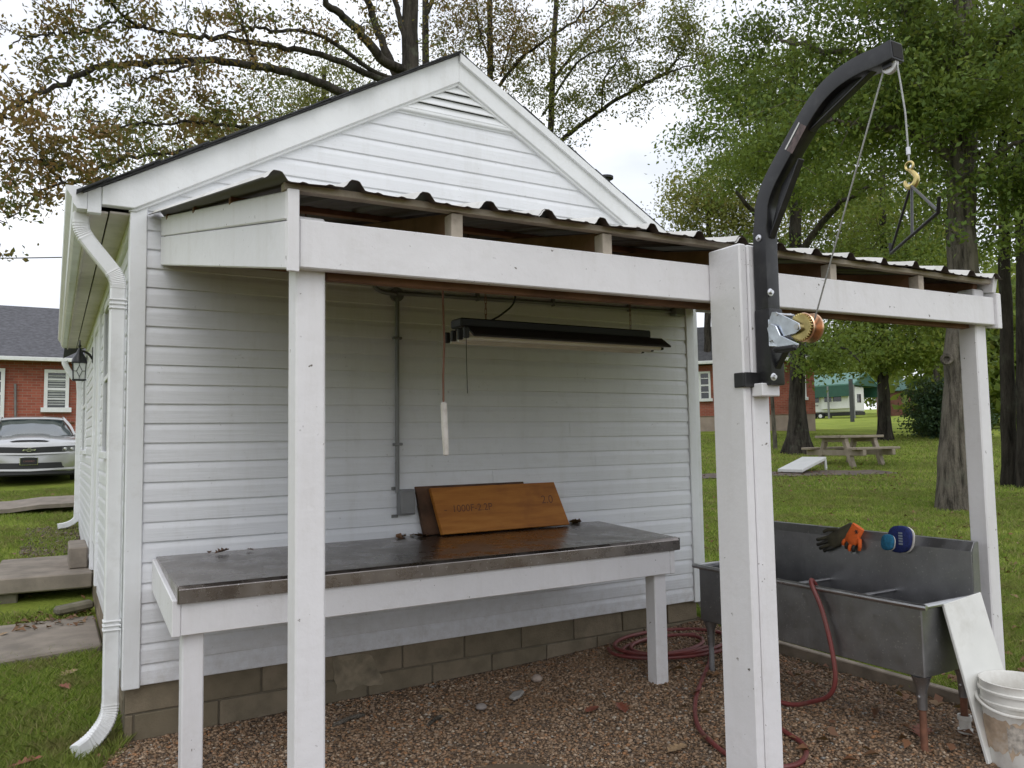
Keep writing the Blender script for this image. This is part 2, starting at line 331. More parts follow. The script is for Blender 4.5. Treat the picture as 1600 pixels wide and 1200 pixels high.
# ================================================================== white shed
P = 0.1016; W = 3.875; APEX = 3.697; SL = 0.576; XM = 1.9; DEPTH = 8.4
shed = thing('white_shed', 'small white vinyl-sided shed with gable end and block foundation', 'shed', (W/2, DEPTH/2, float(H(2, 0))))
def sweep(mb, path, prof, up=(0, 0, 1), scale=None):
    path = np.array(path, float); m = len(path); tt = np.gradient(path, axis=0); tt /= np.linalg.norm(tt, axis=1)[:, None]; V = []; n_ = len(prof)
    up = np.array(up, float)
    for i in range(m):
        b = np.cross(tt[i], up); b /= np.linalg.norm(b); a = np.cross(b, tt[i]); k = 1 if scale is None else scale[i]
        V += [path[i]+k*(p*b+q*a) for p, q in prof]
    Fs = [(i*n_+j, i*n_+(j+1) % n_, (i+1)*n_+(j+1) % n_, (i+1)*n_+j) for i in range(m-1) for j in range(n_)]
    return mb.add(V, Fs+[tuple(range(n_-1, -1, -1)), tuple((m-1)*n_+j for j in range(n_))])
PROF = [(.0, .0), (-.0135, .0), (-.0150, .003), (-.0145, .066), (-.0130, .074), (-.0080, .092), (-.0062, P-.003), (-.0060, P), (.0, P)]   # (y, z) Dutch lap
def course(x0, x1, z0, n=15):                             # one slightly wavy run of siding, lapped at a seam
    seams = [x0, x0+random.uniform(.9, 2.9), x1]
    for q in range(2):
        xs = np.linspace(seams[q], seams[q+1]+(.03 if q == 0 else 0), n); p1, p2 = random.uniform(0, 6), random.uniform(0, 6); V = []
        for x in xs:
            wy = .0009*math.sin(x*2.6+p1)+.0006*math.sin(x*7+p2)-.0007*q; wz = .0008*math.sin(x*1.9+p2)
            V += [(x, y+(wy if y < -.001 else 0), z0+z+wz) for y, z in PROF]
        m = len(PROF); mb = MB().add(V, [(i*m+j, i*m+(j+1) % m, (i+1)*m+(j+1) % m, (i+1)*m+j) for i in range(n-1) for j in range(m)]+[tuple(range(m-1, -1, -1)), tuple((n-1)*m+j for j in range(m))]); mb.build('siding_board', m_vinyl, shed)
for k in range(24):
    course(.076, 3.802, k*P)
def rake_x(z): return (3.53-z)/SL                         # half width of the gable under the rake boards
for k in range(24, 33):
    z0 = k*P; V = []
    for s_ in (-1, 1):
        for yy_, zz in PROF:
            zc = z0+zz; V.append((XM+s_*max(rake_x(zc)+.06, .02), yy_, zc))
    n_ = len(PROF); MB().add(V, [tuple(range(n_-1, -1, -1)), tuple(range(n_, 2*n_))]+[(i, (i+1) % n_, n_+(i+1) % n_, n_+i) for i in range(n_)]).build('siding_board', m_vinyl, shed)
for x0, x1 in ((-.002, .080), (W-.078, W)): box('corner_trim', (x0, -.026, -.012), (x1, .08, 2.46), m_trim, shed, .004)
# rake boards, shingle moulding, ridge
def rake(sgn, name, d0, d1, yf, yb, mat, over=.0, par=shed, bev=.004):
    # band between two offsets below the roof line (vertical measure)
    xe = XM+sgn*2.035; zk = max(APEX-d0-2.035*SL-.09, APEX-d1-2.035*SL) if d1 < .1 else (2.432 if d1 < .19 else 2.42); pts = [(XM, APEX-d0), (xe, APEX-d0-2.035*SL) if d0 < .1 else (XM+sgn*(APEX-d0-zk)/SL, zk)]+([(xe, zk)] if d0 < .1 else [])+[(XM+sgn*min(2.034, (APEX-d1-zk)/SL), zk), (XM, APEX-d1)]
    return MB().prism(pts, (0, yf, 0), (1, 0, 0), (0, 0, 1), (0, yb-yf, 0)).build(name, mat, par, bev)
for s_ in (-1, 1):
    rb = rake(s_, 'rake_board', .0, .180, -.050, .0, m_trim)
    if s_ > 0: rake(s_, 'rake_moulding', -.004, .052, -.072, -.0505, m_trim, par=rb, bev=.006)
    rake(s_, 'frieze_strip', .176, .198, -.036, -.0, m_trim, par=rb, bev=.003)
# roof planes and the shingle edge that overhangs the rake
for s_ in (-1, 1):
    xe = XM+s_*2.12; z1 = APEX-2.12*SL
    roof = MB().prism([(XM, APEX+.002), (xe, z1+.002), (xe, z1+.009), (XM, APEX+.009)], (0, -.078 if s_ < 0 else -.056, 0), (1, 0, 0), (0, 0, 1), (0, DEPTH+.15, 0)).build('roof', m_shingle, shed)
    n_ = 18
    for i in range(n_):
        a = i/n_*2.12; b = (i+1)/n_*2.12+.03; o1 = random.uniform(-.016, .014); th = random.uniform(.004, .008); lift = .010+random.uniform(0, .005)
        xa, xb = XM+s_*a, XM+s_*b
        MB().prism([(xa, APEX-a*SL+lift), (xb, APEX-b*SL+lift-.004), (xb, APEX-b*SL+lift-.004+th), (xa, APEX-a*SL+lift+th)], (0, (-.098 if s_ < 0 else -.066)-o1*(1 if s_ < 0 else .4), 0), (1, 0, 0), (0, 0, 1), (0, .30, 0)).build('shingle', m_shingle, roof)
c0 = onY(946, 278, 2.2); mbp = MB(); mbp.lathe([(.0, -.3), (.05, -.3), (.05, -.03), (.085, -.025), (.085, .0), (.0, .012)], (c0[0], 2.2, c0[2]+.012), 16); mbp.build('roof_vent', m_shingle, shed, smooth=True)
# gable vent
gv = MB().prism([(-.385, .0), (.385, .0), (0, .225)], (XM, -.012, 3.288), (1, 0, 0), (0, 0, 1), (0, .006, 0)).build('gable_vent', m_dark, shed)  # near-black sheet paints in the shade behind the slats
for k in range(4):
    z0 = 3.290+k*.052; hw0 = .375-(k*.052)/SL-.004; hw1 = hw0-.046/SL
    V = [(XM-hw0, -.034, z0), (XM+hw0, -.034, z0), (XM+max(hw1, .01), -.014, z0+.048), (XM-max(hw1, .01), -.014, z0+.048),
         (XM-hw0, -.030, z0-.003), (XM+hw0, -.030, z0-.003), (XM+max(hw1, .01), -.010, z0+.044), (XM-max(hw1, .01), -.010, z0+.044)]
    MB().add(V, [(0,1,2,3),(7,6,5,4),(0,4,5,1),(1,5,6,2),(2,6,7,3),(3,7,4,0)]).build('slat', m_trim, gv)
mbv = MB(); mbv.box((XM-.43, -.034, 3.266), (XM+.43, -.006, 3.287)); mbv.build('vent_frame', m_trim, gv, .004)
# block foundation: each block a piece
t = NT('concrete_block'); oi = t.n('ShaderNodeObjectInfo'); g = t.ramp(oi.outputs['Random'], [(0, (.175, .145, .100)), (.5, (.215, .175, .122)), (1, (.25, .205, .148))])
g = t.mix(t.rng(t.noise(6, 6, .65), .42, .7, 0, .6), g, (.095, .085, .055)); t.col(g); t.set(Roughness=.95, Specular_IOR_Level=.2); t.bump(t.noise(75, 5, .7), .5, .008); m_block = t.m
m_mortar = simple('mortar', (.17, .145, .105), .95, var=.2, scale=20, bump=.4)
found = box('foundation', (.022, .026, -.62), (W-.03, .22, .02), m_mortar, shed, 0)
for row, (zt, off) in enumerate(((.050, .687), (-.150, .469), (-.352, .687))):
    xs = [.012]+[off+.411*i for i in range(-1, 8) if .05 < off+.411*i < W-.05]+[W-.022]
    for a, b in zip(xs[:-1], xs[1:]):
        j = random.uniform(-.0015, .0015); box('block', (a+.005, .014+j, zt-.192), (b-.005, .12, zt), m_block, found, .004)
box('foundation_side', (.034, .225, -.62), (.24, DEPTH, .02), m_mortar, shed, 0)
for row, zt in enumerate((.050, -.150, -.352)):
    y = .125+(row % 2)*.2
    while y < DEPTH-.2:
        box('block', (.024, y+.005, zt-.192), (.15, y+.402, zt), m_block, found, .004); y += .411
pp = []
for (ax0, ay0), (ax1, ay1) in zip([(0, 0), (.26, -.02), (.30, -.12), (.36, -.25), (.20, -.24), (.02, -.27)], [(.26, -.02), (.30, -.12), (.36, -.25), (.20, -.24), (.02, -.27), (0, 0)]):
    for q in range(5): pp.append((ax0+(ax1-ax0)*q/5+random.uniform(-.012, .012), ay0+(ay1-ay0)*q/5+random.uniform(-.012, .012)))
MB().prism([(1.085+a*.85, -.010+b*.80) for a, b in pp], (0, .0105, 0), (1, 0, 0), (0, 0, 1), (0, .003, 0)).build('cement_patch', simple('cement_smear', (.235, .195, .135), .95, var=.35, scale=12, bump=.6, dirt=(.13, .11, .075), dscale=9, damt=.8), found)
# left wall
XL = .030
PROFL = [(-(y), z) for y, z in PROF]
zs_cut = {}
for k in range(24):
    spans = [(.085, 3.02), (4.12, DEPTH)] if k < 22 else [(.085, DEPTH)]
    out = []
    for a, b in spans:
        for (wa, wb, wz0, wz1) in ((1.68, 2.42, 1.15, 2.30), (6.2, 7.3, 1.15, 2.30)):
            if wz0 < (k+.5)*P < wz1 and a < wa < b: out.append((a, wa)); a = wb
        out.append((a, b))
    for a, b in out:
        MB().prism([(y, z) for y, z in PROF], (XL, a, k*P), (1, 0, 0), (0, 0, 1), (0, b-a, 0)).build('siding_board', m_vinyl, shed)
box('wall_core', (XL+.002, .03, -.005), (XL+.06, DEPTH, 2.44), m_trim, shed, 0)
for wa, wb in ((1.68, 2.42), (6.2, 7.3)):
    w_ = MB(); w_.box((XL-.03, wa, 1.15), (XL+.0, wa+.06, 2.30)); w_.box((XL-.03, wb-.06, 1.15), (XL, wb, 2.30)); w_.box((XL-.03, wa, 2.24), (XL, wb, 2.30)); w_.box((XL-.045, wa-.02, 1.12), (XL, wb+.02, 1.17))
    w_.box((XL-.022, wa+.06, 1.70), (XL-.002, wb-.06, 1.74)); wf = w_.build('window', m_trim, shed, .004)
    for z0, z1, dx in ((1.17, 1.70, .006), (1.74, 2.24, .012)): box('pane', (XL-.008-dx+.006, wa+.06, z0), (XL-.002, wb-.06, z1), m_glass, wf, 0)
dr = box('door', (XL-.012, 3.12, .32), (XL+.001, 4.02, 2.26), m_trim, shed, .004)
for a, b in ((3.02, 3.12), (4.02, 4.12)): box('door_casing', (XL-.034, a, .05), (XL+.001, b, 2.36), m_trim, shed, .004)
box('door_casing', (XL-.033, 3.12, 2.26), (XL+.001, 4.02, 2.36), m_trim, shed, .004)
# eave: soffit, fascia, gutter
GY1 = 6.4
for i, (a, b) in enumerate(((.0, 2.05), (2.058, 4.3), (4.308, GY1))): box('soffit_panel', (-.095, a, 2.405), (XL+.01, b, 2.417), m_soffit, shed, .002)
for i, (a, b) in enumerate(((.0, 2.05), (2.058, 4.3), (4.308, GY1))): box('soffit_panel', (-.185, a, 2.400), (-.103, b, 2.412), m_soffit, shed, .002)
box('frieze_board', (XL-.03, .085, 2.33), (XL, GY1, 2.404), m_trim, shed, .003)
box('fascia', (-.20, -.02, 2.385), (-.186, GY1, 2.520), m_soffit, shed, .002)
gp = [(-.201, 2.400), (-.245, 2.400), (-.262, 2.425), (-.268, 2.455), (-.292, 2.490), (-.297, 2.512), (-.288, 2.512), (-.284, 2.492), (-.260, 2.458), (-.255, 2.428), (-.243, 2.408), (-.209, 2.408), (-.209, 2.512), (-.201, 2.512)]
gut = MB().prism(gp, (0, -.045, 0), (1, 0, 0), (0, 0, 1), (0, GY1+.045, 0)).build('gutter', m_alum, shed)
MB().prism(gp[:6]+[(-.201, 2.512)], (0, -.048, 0), (1, 0, 0), (0, 0, 1), (0, .003, 0)).build('gutter_end_cap', m_trim, gut)
box('eave_return', (-.2005, -.046, 2.386), (-.136, -.003, 2.524), m_trim, shed, .003)
# downspouts
def downspout(path, bands, w=.075, h=.058, n=10, up=(0, -1, 0)):
    pts = bez(path, n); sc = np.ones(len(pts)); tv = np.gradient(pts, axis=0); tv /= np.linalg.norm(tv, axis=1)[:, None]
    curv = np.linalg.norm(np.gradient(tv, axis=0), axis=1)
    for i in range(len(pts)):
        if curv[i] > .018: sc[i] = 1.0+.07*(i % 2)
    pr = []
    for a, b, c in ((1, 1, 0), (-1, 1, 1), (-1, -1, 2), (1, -1, 3)):
        for q in (0, 1): 
            th = PI/2*c+q*PI/2; pr.append((a*(w/2-.008)+.008*math.cos(th), b*(h/2-.008)+.008*math.sin(th)))
    ds = sweep(MB(), pts, pr, up, sc).build('downspout', m_alum, shed, smooth=True, angle=25)
    for c in bands:
        mbb = MB()
        for dz in (-.022, 0, .022): mbb.box((c[0]-.0425, c[1]-.035, c[2]+dz-.005), (c[0]+.0425, c[1]+.035, c[2]+dz+.005))
        mbb.build('downspout_band', m_alum, ds, .003)
    return ds
dx = -.048
zg = float(H(-.1, -.1))
downspout([(-.225, .06, 2.402), (-.223, .06, 2.33), (-.205, .06, 2.285), (-.155, .055, 2.215), (-.085, .05, 2.125), (-.060, .05, 2.085), (dx, .05, 2.04), (dx, .05, 1.99), (dx, .05, 1.93), (dx, .05, 1.5), (dx, .05, .8), (dx, .05, .2), (dx, .05, .02), (dx, .048, -.05), (dx-.004, .043, -.12), (dx-.030, .015, -.175), (dx-.085, -.04, -.222), (dx-.15, -.10, -.245)], [(dx, .05, 1.94), (dx, .05, .305)])
dd = DEPTH-.15; zb = float(H(-.2, dd))
downspout([(-.2, dd, 2.42), (-.19, dd, 2.36), (-.10, dd, 2.20), (-.015, dd, 2.1), (-.012, dd, 1.3), (-.012, dd, zb+.25), (-.03, dd, zb+.14), (-.12, dd-.02, zb+.08), (-.24, dd-.04, zb+.06)], [])
zr = float(H(W+.05, -.02))
downspout([(W+.045, .05, 2.3), (W+.045, .05, 1.2), (W+.045, .05, .3), (W+.045, .045, zr+.22), (W+.05, .03, zr+.14), (W+.08, -.02, zr+.08), (W+.13, -.09, zr+.05)], [])
box('wall_core', (W-.04, .02, -.01), (W-.003, DEPTH, 2.46), m_trim, shed, 0)
box('wall_core', (.1, DEPTH-.06, -.01), (W-.05, DEPTH, 2.46), m_trim, shed, 0)
box('wall_core', (.09, .001, -.005), (W-.045, .019, 2.47), m_trim, shed, 0)
MB().prism([(-1.95, 2.465), (1.95, 2.465), (0, 3.52)], (XM, .003, 0), (1, 0, 0), (0, 0, 1), (0, .03, 0)).build('gable_core', m_trim, shed)

# wall lantern beside the door
lp = onX(147, 553, XL-.02); ln = thing('wall_lantern', 'black wall lantern with leaded glass beside the shed door', 'lantern', (XL-.018, lp[1], lp[2]-.005)); ln.scale = (.70, .70, .70)
ly, lz = lp[1], lp[2]; lx = XL-.20
MB().box((XL-.045, ly-.05, lz-.13), (XL-.0165, ly+.05, lz+.10)).build('back_plate', m_black, ln, .01)
MB().tube(bez([(XL-.04, ly, lz-.07), (XL-.08, ly, lz-.01), (XL-.14, ly, lz+.03), (lx, ly, lz+.035)]), .016, 8).build('arm', m_black, ln, smooth=True)
MB().lathe([(.0, .20), (.008, .19), (.012, .13), (.022, .11), (.014, .08), (.03, .04), (.045, .0), (.085, -.06), (.098, -.11), (.10, -.125), (.0, -.12)], (lx, ly, lz), 16).build('cap', m_black, ln, smooth=True)
cg = MB(); 
for a in (-1, 1):
    for b in (-1, 1): cg.bar((lx+a*.082, ly+b*.082, lz-.13), (lx+a*.072, ly+b*.072, lz-.37), .012, .012, (0, 1, 0))
for zq, hq in ((lz-.13, .088), (lz-.37, .080)):
    for a in (-1, 1): cg.box((lx-hq, ly+a*hq-.007, zq-.008), (lx+hq, ly+a*hq+.007, zq+.008)); cg.box((lx+a*hq-.007, ly-hq, zq-.008), (lx+a*hq+.007, ly+hq, zq+.008))
cg.build('cage', m_black, ln)
m_frost = simple('frosted_glass', (.60, .62, .60), .25, var=.05)
gl = MB().add([(lx-.078, ly-.078, lz-.14), (lx+.078, ly-.078, lz-.14), (lx+.078, ly+.078, lz-.14), (lx-.078, ly+.078, lz-.14), (lx-.070, ly-.070, lz-.365), (lx+.070, ly-.070, lz-.365), (lx+.070, ly+.070, lz-.365), (lx-.070, ly+.070, lz-.365)], [(3,2,1,0),(4,5,6,7),(0,1,5,4),(1,2,6,5),(2,3,7,6),(3,0,4,7)]).build('glass', m_frost, ln)
ld = MB()
for p, q in (((0, -.17), (.035, -.25)), ((.035, -.25), (0, -.33)), ((0, -.33), (-.035, -.25)), ((-.035, -.25), (0, -.17)), ((.035, -.25), (.072, -.25)), ((-.035, -.25), (-.072, -.25)), ((0, -.17), (0, -.14)), ((0, -.33), (0, -.36))):
    ld.bar((lx+p[0], ly-.079, lz+p[1]), (lx+q[0], ly-.079, lz+q[1]), .006, .006, (0, 1, 0))
ld.build('lead_came', m_black, gl)

# ================================================================== lean-to porch
D = -2.22
def tl(x): return .0085*(x-.2)
ROOF_F = onY(450, 287, D-.10)[2]        # sheet height at the front edge
RS = .2055                  # roof slope
def rz(y, x=1.0): return 2.420+RS*y+tl(x)*min(1, -y/2.2)
porch = thing('lean_to_porch', 'white painted lean-to porch with ribbed metal roof on the shed gable end', 'porch', (2.0, D, float(H(2, D))))
bl = onY(468, 418, D); br = onY(1555, 508, D)
xL0 = bl[0]; beam = MB(); zb0, zb1 = bl[2], br[2]; BH = .146
beam.add([(xL0, D, zb0), (br[0], D, zb1), (br[0], D, zb1+BH), (xL0, D, zb0+BH), (xL0, D+.038, zb0), (br[0], D+.038, zb1), (br[0], D+.038, zb1+BH), (xL0, D+.038, zb0+BH)], [(0,1,2,3),(7,6,5,4),(0,4,5,1),(1,5,6,2),(2,6,7,3),(3,7,4,0)])
beam.build('beam', m_paint, porch, .004)
ib = MB(); ib.bar((xL0+.10, D+.085, zb0+.055), (br[0]-.12, D+.085, zb1+.055), .038, .14); ib.build('inner_beam', m_rafter, porch, .003)
MB().bar((.16, -.045, 2.245), (W, -.045, 2.245), .038, .14).build('ledger_board', m_rafter, porch, .003)
# side boards on the left, sloping with the roof
wb_, wm_, wt_ = onY(250, 415, 0)[2], onY(250, 370, 0)[2], onY(251, 340, 0)[2]
fb_, fm_, ft_ = onY(446, 420, D)[2], onY(447, 343, D)[2], onY(448, 298, D)[2]; xs0, xs1 = .146, onY(446, 420, D)[0]
for z0w, z1w, z0f, z1f in ((wb_, wm_-.004, fb_, fm_-.004), (wm_, wt_, fm_, ft_)):
    V = [(xs0, -.018, z0w), (xs0+.038, -.018, z0w), (xs1+.038, D-.002, z0f), (xs1, D-.002, z0f), (xs0, -.018, z1w), (xs0+.038, -.018, z1w), (xs1+.038, D-.002, z1f), (xs1, D-.002, z1f)]
    MB().add(V, [(0,1,2,3),(7,6,5,4),(0,4,5,1),(1,5,6,2),(2,6,7,3),(3,7,4,0)]).build('side_board', m_paint, porch, .004)
box('side_board_end', (xs1+.002, D-.016, fb_-.008), (xs1+.0365, D-.003, ft_+.004), m_paint, porch, .002)
# right end board
V0 = br[0]-.036
mbx = MB(); mbx.add([(V0, -.02, wb_), (V0+.038, -.02, wb_), (br[0]+.022, D-.016, zb1-.02), (br[0]-.016, D-.016, zb1-.02), (V0, -.02, wb_+.15), (V0+.038, -.02, wb_+.15), (br[0]+.022, D-.016, zb1+BH+.02), (br[0]-.016, D-.016, zb1+BH+.02)], [(0,1,2,3),(7,6,5,4),(0,4,5,1),(1,5,6,2),(2,6,7,3),(3,7,4,0)])
mbx.v = [(x+.018, y, z) for x, y, z in mbx.v]; mbx.build('side_board', m_paint, porch, .004)
mbx = MB(); mbx.bar((V0+.03, -.02, wb_+.235), (br[0]+.0, D-.012, zb1+BH+.065), .034, .085); mbx.build('side_board', m_paint, porch, .003)
# posts
def post(x0, x1, y0, y1, ztop, mat=m_paint, nm='post'):
    return box(nm, (x0, y0, float(H((x0+x1)/2, y0))-.08), (x1, y1, ztop), mat, porch, .006)
pl0 = onY(462, 700, D+.04)[0]; post(pl0, pl0+.089, D+.0395, D+.130, zb0+BH+.02)
pr1 = onY(1541, 525, D+.04)[0]; post(pr1-.093, pr1, D+.0395, D+.132, rz(D, 3.8)-.045)
mx0, my0 = 1.905, -2.387
ptop = onY(1158, 380, my0)[2]
p_ = post(mx0, mx0+.038, my0, D-.001, ptop); post(mx0+.041, mx0+.131, my0-.002, D-.001, ptop-.002)
box('post_cap_block', (mx0+.035, my0-.055, onY(1180, 620, my0)[2]), (mx0+.128, my0-.003, onY(1180, 600, my0)[2]), m_paint, porch, .003)
# rafters, purlins
for x in (.805, 1.415, 2.06, 2.661, 3.302, 3.84):
    yf = D+.012; mb = MB(); mb.bar((x, -.03, rz(-.03, x)-.096), (x, D+.06, rz(D+.06, x)-.096), .038, .138); mb.build('rafter', m_rafter, porch, .002)
    if .3 < x < 3.7 and abs(x-2.06) > .1: box('rafter_end', (x-.021, D+.003, zb0+tl(x)+BH-.002), (x+.021, D+.055, rz(D, x)-.0245), m_beige, porch, .002)
for y in (D+.018, -1.55, -.88, -.2):
    xa = xs0+(xs1-xs0)*(-y/2.22)-.004
    mb = MB(); mb.bar((xa, y, rz(y, xa)-.0125), (br[0]+.03, y, rz(y, 3.9)-.0125), .036, .022); mb.build('purlin', m_beige if y < -2 else m_rafter, porch, .002)
# ribbed sheets
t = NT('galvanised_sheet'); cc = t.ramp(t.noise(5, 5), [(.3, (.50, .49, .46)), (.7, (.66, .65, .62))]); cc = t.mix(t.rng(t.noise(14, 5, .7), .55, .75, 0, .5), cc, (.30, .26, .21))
sz = t.n('ShaderNodeSeparateXYZ'); t.l(t.pos.outputs['True Normal'], sz.inputs[0]); cc = t.mix(t.rng(sz.outputs[2], -.05, .05, 0, 1), (.055, .038, .027), cc); t.col(cc); t.set(Roughness=.55, Metallic=.1); m_sheet = t.m  # downward faces coloured dark brown to deepen the shade under the roof
def rib_h(s):                                       # s metres from a rib crest, period .229
    s = (s+.1145) % .229-.1145; a = abs(s); h = .027*float(1-sstep(.010, .036, a))
    for c in (.076,):
        h += .004*float(1-sstep(.004, .012, abs(a-c)))
    return h
off = .0
xf0 = xs1-.035
for i in range(4):
    x0 = i*.916-.045 if i else -.045; x1 = (i+1)*.916+.035 if i < 3 else 3.72
    ss_ = np.arange(x0, x1+.001, .0085); yy_ = np.array([D-.042+random.uniform(-.006, .006), D+.03, -1.5, -.8, -.025])
    Pg = np.zeros((len(yy_), len(ss_), 3))
    for a, y in enumerate(yy_):
        xb = (xs0-.02)*(1+y/2.22)+xf0*(-y/2.22)
        for b, s_ in enumerate(ss_):
            x = xb+s_; wav = .006*math.sin(s_*9+2*i)*(1 if a == 0 else 0)
            Pg[a, b] = (x, y+(.006*math.sin(s_*23) if a == 0 else 0), rz(y, x)+rib_h(s_)+.0016*i+wav*.5)
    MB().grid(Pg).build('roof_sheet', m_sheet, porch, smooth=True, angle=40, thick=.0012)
# screws through the sheet (visible tips below)
for x in (.5, .96, 1.2, 1.64, 2.4, 3.0):
    for y in (-1.55, -.88): MB().cyl((x, y+.03, rz(y, x)-.0), (x, y+.03, rz(y, x)-.055), .003, 6).build('screw', m_rust, porch)

# ================================================================== workbench
bench = thing('workbench', 'long stainless topped workbench on white painted frame against the siding', 'workbench', (1.55, -.42, float(H(1.55, -.42))))
BX0, BX1, BYF = .150, 2.945, -.835
def bz(y): return .637+(.603-.637)*(-y/.82)
tp = MB(); prof = [(-.02, bz(0)), (BYF+.045, bz(BYF+.045)), (BYF+.038, bz(BYF)+.004), (BYF+.012, bz(BYF)+.003), (BYF, bz(BYF)-.012), (BYF, bz(BYF)-.072), (BYF+.004, bz(BYF)-.072), (BYF+.006, bz(BYF)-.018), (BYF+.04, bz(BYF)-.006), (-.02, bz(0)-.006)]
tp.prism(prof, (BX0, 0, 0), (0, 1, 0), (0, 0, 1), (BX1-BX0, 0, 0)); steel_top = tp.build('steel_top', m_benchsteel, bench, .002)
for x in (BX0-.0035, BX1+.0005):
    MB().prism([(-.02, bz(0)-.001), (BYF+.001, bz(BYF)-.001), (BYF+.001, bz(BYF)-.071), (-.02, bz(0)-.058)], (x, 0, 0), (0, 1, 0), (0, 0, 1), (.003, 0, 0)).build('end_flange', m_benchsteel, steel_top)
AY = BYF+.02; zt_, zb_ = bz(BYF)-.058, .392
box('front_apron', (.165, AY, zb_), (2.885, AY+.038, zt_), m_paint, bench, .004)
MB().prism([(-.022, .625), (AY, .545), (AY, zb_-.003), (-.022, .47)], (BX0-.022, 0, 0), (0, 1, 0), (0, 0, 1), (.036, 0, 0)).build('end_apron', m_paint, bench, .004)
MB().prism([(-.022, .57), (AY, .535), (AY, zb_-.002), (-.022, .44)], (2.886, 0, 0), (0, 1, 0), (0, 0, 1), (.038, 0, 0)).build('end_apron', m_paint, bench, .004)
for x in (.176, 2.795):
    box('leg', (x, AY+.041, float(H(x, -.75))-.03), (x+.089, AY+.130, .56), m_paint, bench, .005)
for x in (.9, 1.6, 2.3): box('cross_member', (x, AY+.04, .44), (x+.038, -.03, .55), m_rafter, bench, .002)

# planks leaning on the wall at the back of the bench
t = NT('orange_plank'); cc = t.ramp(t.noise(3, 6, .6, (1, 1, 9)), [(.3, (.27, .092, .014)), (.55, (.39, .145, .022)), (.75, (.46, .19, .035))]); cc = t.mix(t.rng(t.noise(7, 5), .55, .75, 0, .5), cc, (.20, .065, .014)); t.col(cc); t.set(Roughness=.65, Specular_IOR_Level=.35); t.bump(t.noise(12, 5, .6, (1, 1, 10)), .2, .004); m_plank = t.m
m_plank2 = simple('old_dark_plank', (.085, .042, .022), .8, var=.5, scale=9, bump=.4)
m_stamp = simple('faded_stamp_ink', (.13, .046, .015), .7, var=.35, scale=60)
def lean_board(name, xb0, xb1, xt0, xt1, yb, zb, yt, zt, th, mat, label):
    a = np.array([xb0, yb, zb]); b = np.array([xb1, yb, zb]); c = np.array([xt1, yt, zt]); d = np.array([xt0, yt, zt])
    nrm = np.cross(b-a, d-a); nrm /= np.linalg.norm(nrm); back = -nrm*th
    o = MB().add([a, b, c, d, a+back, b+back, c+back, d+back], [(0,1,2,3),(7,6,5,4),(0,4,5,1),(1,5,6,2),(2,6,7,3),(3,7,4,0)]).build(name, mat, None, .003)
    return tag(o, label, 'plank'), a, b, c, d
o2, *_ = lean_board('wood_plank', 1.625, 2.40, 1.580, 2.345, -.062, .640, -.026, .932, .034, m_plank2, 'dark weathered plank leaning on the siding behind the orange plank')
o1, a_, b_, c_, d_ = lean_board('wood_plank', 1.712, 2.628, 1.664, 2.556, -.135, .645, -.066, .922, .036, m_plank, 'stamped orange brown plank leaning at the back of the workbench')
ex_ = b_-a_; ey_ = (d_-a_); ey_ = ey_-ex_*(ey_@ex_)/(ex_@ex_)
def onplank(u, v): return a_*(1-u)*(1-v)+b_*u*(1-v)+c_*u*v+d_*(1-u)*v
text_mesh('stamp', '-  1000F-2.2P', .062, onplank(.24, .52), ex_, ey_, m_stamp, o1)
text_mesh('stamp', '2.0', .075, onplank(.885, .60), ex_, ey_, m_stamp, o1)

# ================================================================== electrical conduit on the siding
con = thing('electrical_conduit', 'grey electrical conduit running up the siding to a grey box', 'conduit', (1.47, -.03, .75))
yc = -.034
MB().tube([(1.463, yc, .90), (1.466, yc, 1.5), (1.470, yc, 2.08)], .0125, 10).build('vertical_pipe', m_conduit, con, smooth=True)
MB().tube([(1.47, yc, 2.105), (2.4, yc, 2.122), (3.66, yc, 2.140)], .0125, 10).build('horizontal_pipe', m_conduit, con, smooth=True)
MB().tube(bez([(1.46, yc, 2.10), (1.37, yc, 2.108), (1.325, yc, 2.14), (1.317, yc, 2.22)]), .0125, 10).build('bent_pipe', m_conduit, con, smooth=True)
MB().lathe([(.0, -.024), (.040, -.022), (.044, -.012), (.044, .006), (.0, .008)], (1.47, yc+.006, 2.098), 16, (0, -1, 0)).build('junction_box', m_conduit, con, smooth=True)
ob = MB().box((1.462, -.075, .768), (1.562, -.0175, .920)).build('outlet_box', m_conduit, con, .008, seg=2)
MB().box((1.468, -.082, .776), (1.556, -.0755, .912)).build('cover', m_conduit, ob, .004)
for z in (.93, .765): MB().box((1.430, -.024, z-.012), (1.470, -.0178, z+.006)).build('mounting_tab', m_conduit, ob, .002)
for z in (1.83, 1.19): MB().box((1.440, yc-.016, z-.008), (1.494, -.0172, z+.008)).build('strap', m_conduit, con, .003)
for x in (2.02, 2.6, 3.25): MB().box((x-.008, yc-.016, 2.09+.012*(x-1.4)), (x+.008, -.0172, 2.15+.012*(x-1.4))).build('strap', m_conduit, con, .003)
eb = MB().box((3.64, -.09, 2.105), (3.74, -.0175, 2.165)).build('flood_light_base', m_conduit, con, .008)
MB().lathe([(.0, .0), (.018, .0), (.022, .03), (.0, .035)], (3.60, -.07, 2.165), 10, (-.4, -.6, .5)).build('lamp_socket', m_conduit, con, smooth=True)
MB().lathe([(.0, .0), (.018, .0), (.022, .03), (.0, .035)], (3.69, -.08, 2.165), 10, (.2, -.7, .5)).build('lamp_socket', m_conduit, con, smooth=True)

